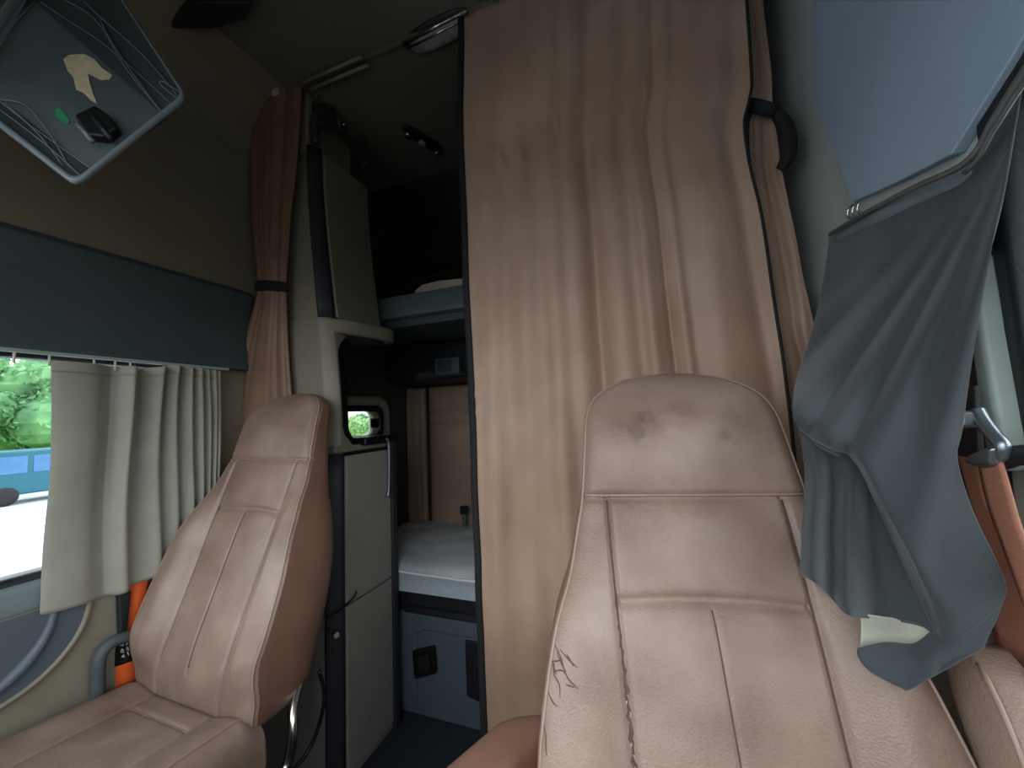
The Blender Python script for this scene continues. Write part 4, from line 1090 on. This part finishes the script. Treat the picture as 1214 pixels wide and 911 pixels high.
# ------------------------------------------------------------------ outside
ZG = -1.25
struct(MB().box((-60, -30, ZG-.1), (-1.9, 60, ZG)).build('road', M['road'], smooth=False))
struct(MB().box((-60, -30, ZG), (-26.2, 60, ZG+.06)).build('verge', M['verge'], smooth=False))
for (x0, w) in ((-9.5, .25), (-17.0, .25)):
    struct(MB().box((x0, -30, ZG), (x0+w, 60, ZG+.006)).build('road_line', M['line'], smooth=False))
random.seed(11)
def tree(i, x, y, h, rad, m, label):
    t = thing('tree', label, 'tree', (x, y, ZG), 'trees across the road')
    MB().tube([(x, y, ZG), (x+.05, y, ZG+h*.3), (x, y+.1, ZG+h*.6)], .16, 8, [1.2, .9, .5]).build('trunk', M['bark'], t)
    mb = MB()
    blobs = [(Vector((x+random.uniform(-.5, .5)*rad, y+random.uniform(-.7, .7)*rad, ZG+h*random.uniform(.22, .86))), rad*random.uniform(.35, .6)) for _ in range(12)]
    for k in range(2600):
        c, r = random.choice(blobs)
        d = Vector((random.gauss(0, 1), random.gauss(0, 1), random.gauss(0, 1))).normalized()
        p = c + d*r*random.uniform(.75, 1.05); s_ = random.uniform(.10, .22)
        a = d.orthogonal().normalized(); b = d.cross(a); an = random.uniform(0, 6.28); a, b = a*math.cos(an)+b*math.sin(an), b*math.cos(an)-a*math.sin(an)
        dd = d*random.uniform(-.1, .1)
        mb.add([p-a*s_, p+b*s_*.6+dd, p+a*s_, p-b*s_*.6+dd], [(0, 1, 2, 3)])
    for c, r in blobs:
        R = []
        for iy in range(7):
            th_ = PI*(iy+.5)/7; R.append([c+Vector((math.sin(th_)*math.cos(2*PI*ix/10), math.sin(th_)*math.sin(2*PI*ix/10), math.cos(th_)))*r*.8 for ix in range(10)])
        mb.rings(R)
    mb.build('crown', m, t, smooth=False)
tl = ['broad light green tree across the road, seen at the door window edge', 'tall mid green tree behind the teal van', 'dark green tree behind the teal van', 'pale green tree seen through the small sleeper window', 'dark tree low in the small sleeper window']
spots = [(-31, 5.0, 6.4, 2.6, 'leaf'), (-33, 11.0, 7.4, 3.0, 'leaf_dark'), (-31.5, 17.2, 6.8, 2.6, 'leaf'), (-28.5, 32.0, 3.0, 1.9, 'leaf'), (-31, 37.5, 3.2, 2.0, 'leaf_dark')]
for i, (x, y, h, r, m) in enumerate(spots): tree(i, x, y, h, r, M[m], tl[i])
# van
vx, vy = -23.2, 8.6
van = thing('van', 'teal van passing on the road outside the door window', 'van', (vx, vy, ZG))
prof = [(-2.5, .35), (-2.5, 1.1), (-2.42, 1.85), (-2.2, 2.0), (1.2, 2.0), (1.55, 1.85), (1.95, 1.15), (2.45, 1.0), (2.55, .7), (2.55, .35)]
MB().prism([Vector((vx-.85, vy+a, ZG+b)) for a, b in prof], (1.7, 0, 0)).build('body', M['teal'], van, bevel=.08)
for (a, b) in ((-2.2, -1.1), (-.95, .15), (.3, 1.4)):
    MB().prism([Vector((vx+.85, vy+a, ZG+1.15)), Vector((vx+.85, vy+b+(.25 if b > 1 else 0), ZG+1.15)), Vector((vx+.85, vy+b-(.05 if b > 1 else 0), ZG+1.78)), Vector((vx+.85, vy+a, ZG+1.78))], (.02, 0, 0)).build('window', M['van_glass'], van, bevel=.01)
for a in (-1.6, 1.6):
    mb = MB(); R = []
    for (rr, dx) in ((.05, .12), (.2, .12), (.33, .10), (.34, 0), (.34, -.12), (.05, -.12)):
        R.append([Vector((vx+.78+dx, vy+a+rr*math.cos(2*PI*k/24), ZG+.34+rr*math.sin(2*PI*k/24))) for k in range(24)])
    mb.rings(R); mb.build('wheel', M['rubber'], van)

# ------------------------------------------------------------------ light
w = bpy.data.worlds.new('sky'); sc.world = w; w.use_nodes = True
nt = w.node_tree; bg = nt.nodes['Background']
tc = nt.nodes.new('ShaderNodeTexCoord'); sx = nt.nodes.new('ShaderNodeSeparateXYZ'); rp = nt.nodes.new('ShaderNodeValToRGB')
mr = nt.nodes.new('ShaderNodeMapRange'); mr.inputs['From Min'].default_value = -1; mr.inputs['From Max'].default_value = 1
nt.links.new(tc.outputs['Generated'], sx.inputs[0]); nt.links.new(sx.outputs['Z'], mr.inputs['Value']); nt.links.new(mr.outputs['Result'], rp.inputs['Fac'])
els = rp.color_ramp.elements
els[0].position = 0.0; els[0].color = (.07, .069, .067, 1)
els[1].position = 1.0; els[1].color = (.62, .80, 1.0, 1)
for p, c in ((.42, (.09, .089, .087, 1)), (.50, (.24, .24, .235, 1)), (.54, (.80, .86, .92, 1)), (.70, (.95, .98, 1.0, 1))):
    e = els.new(p); e.color = c
nt.links.new(rp.outputs['Color'], bg.inputs['Color']); bg.inputs['Strength'].default_value = 4.6
def portal(name, loc, rot, sx_, sy_):
    l = bpy.data.lights.new(name, 'AREA'); l.shape = 'RECTANGLE'; l.size = sx_; l.size_y = sy_; l.cycles.is_portal = True
    o = bpy.data.objects.new(name, l); COL.objects.link(o); o.location = loc; o.rotation_euler = rot; return o
portal('windscreen_portal', (-.6, YF-.02, 1.575), (math.radians(90), 0, 0), 1.86, 1.15)
portal('right_window_portal', (XR+.028, (RWIN[0]+RWIN[1])/2, (RWIN[2]+RWIN[3])/2), (0, math.radians(90), 0), .95, .87)
portal('left_window_portal', (XL-.028, (WIN[0]+WIN[1])/2, (WIN[2]+WIN[3])/2), (0, math.radians(-90), 0), .64, 1.37)
portal('sleeper_window_portal', (XL-.028, (SW[0]+SW[1])/2, (SW[2]+SW[3])/2), (0, math.radians(-90), 0), SW[3]-SW[2], SW[1]-SW[0])

sc.view_settings.view_transform = 'Standard'
sc.view_settings.look = 'None'
sc.view_settings.gamma = 1.0
sc.view_settings.use_curve_mapping = False
sc.view_settings.exposure = 0.0
sc.cycles.max_bounces = 8
sc.cycles.diffuse_bounces = 5
sc.cycles.transparent_max_bounces = 8
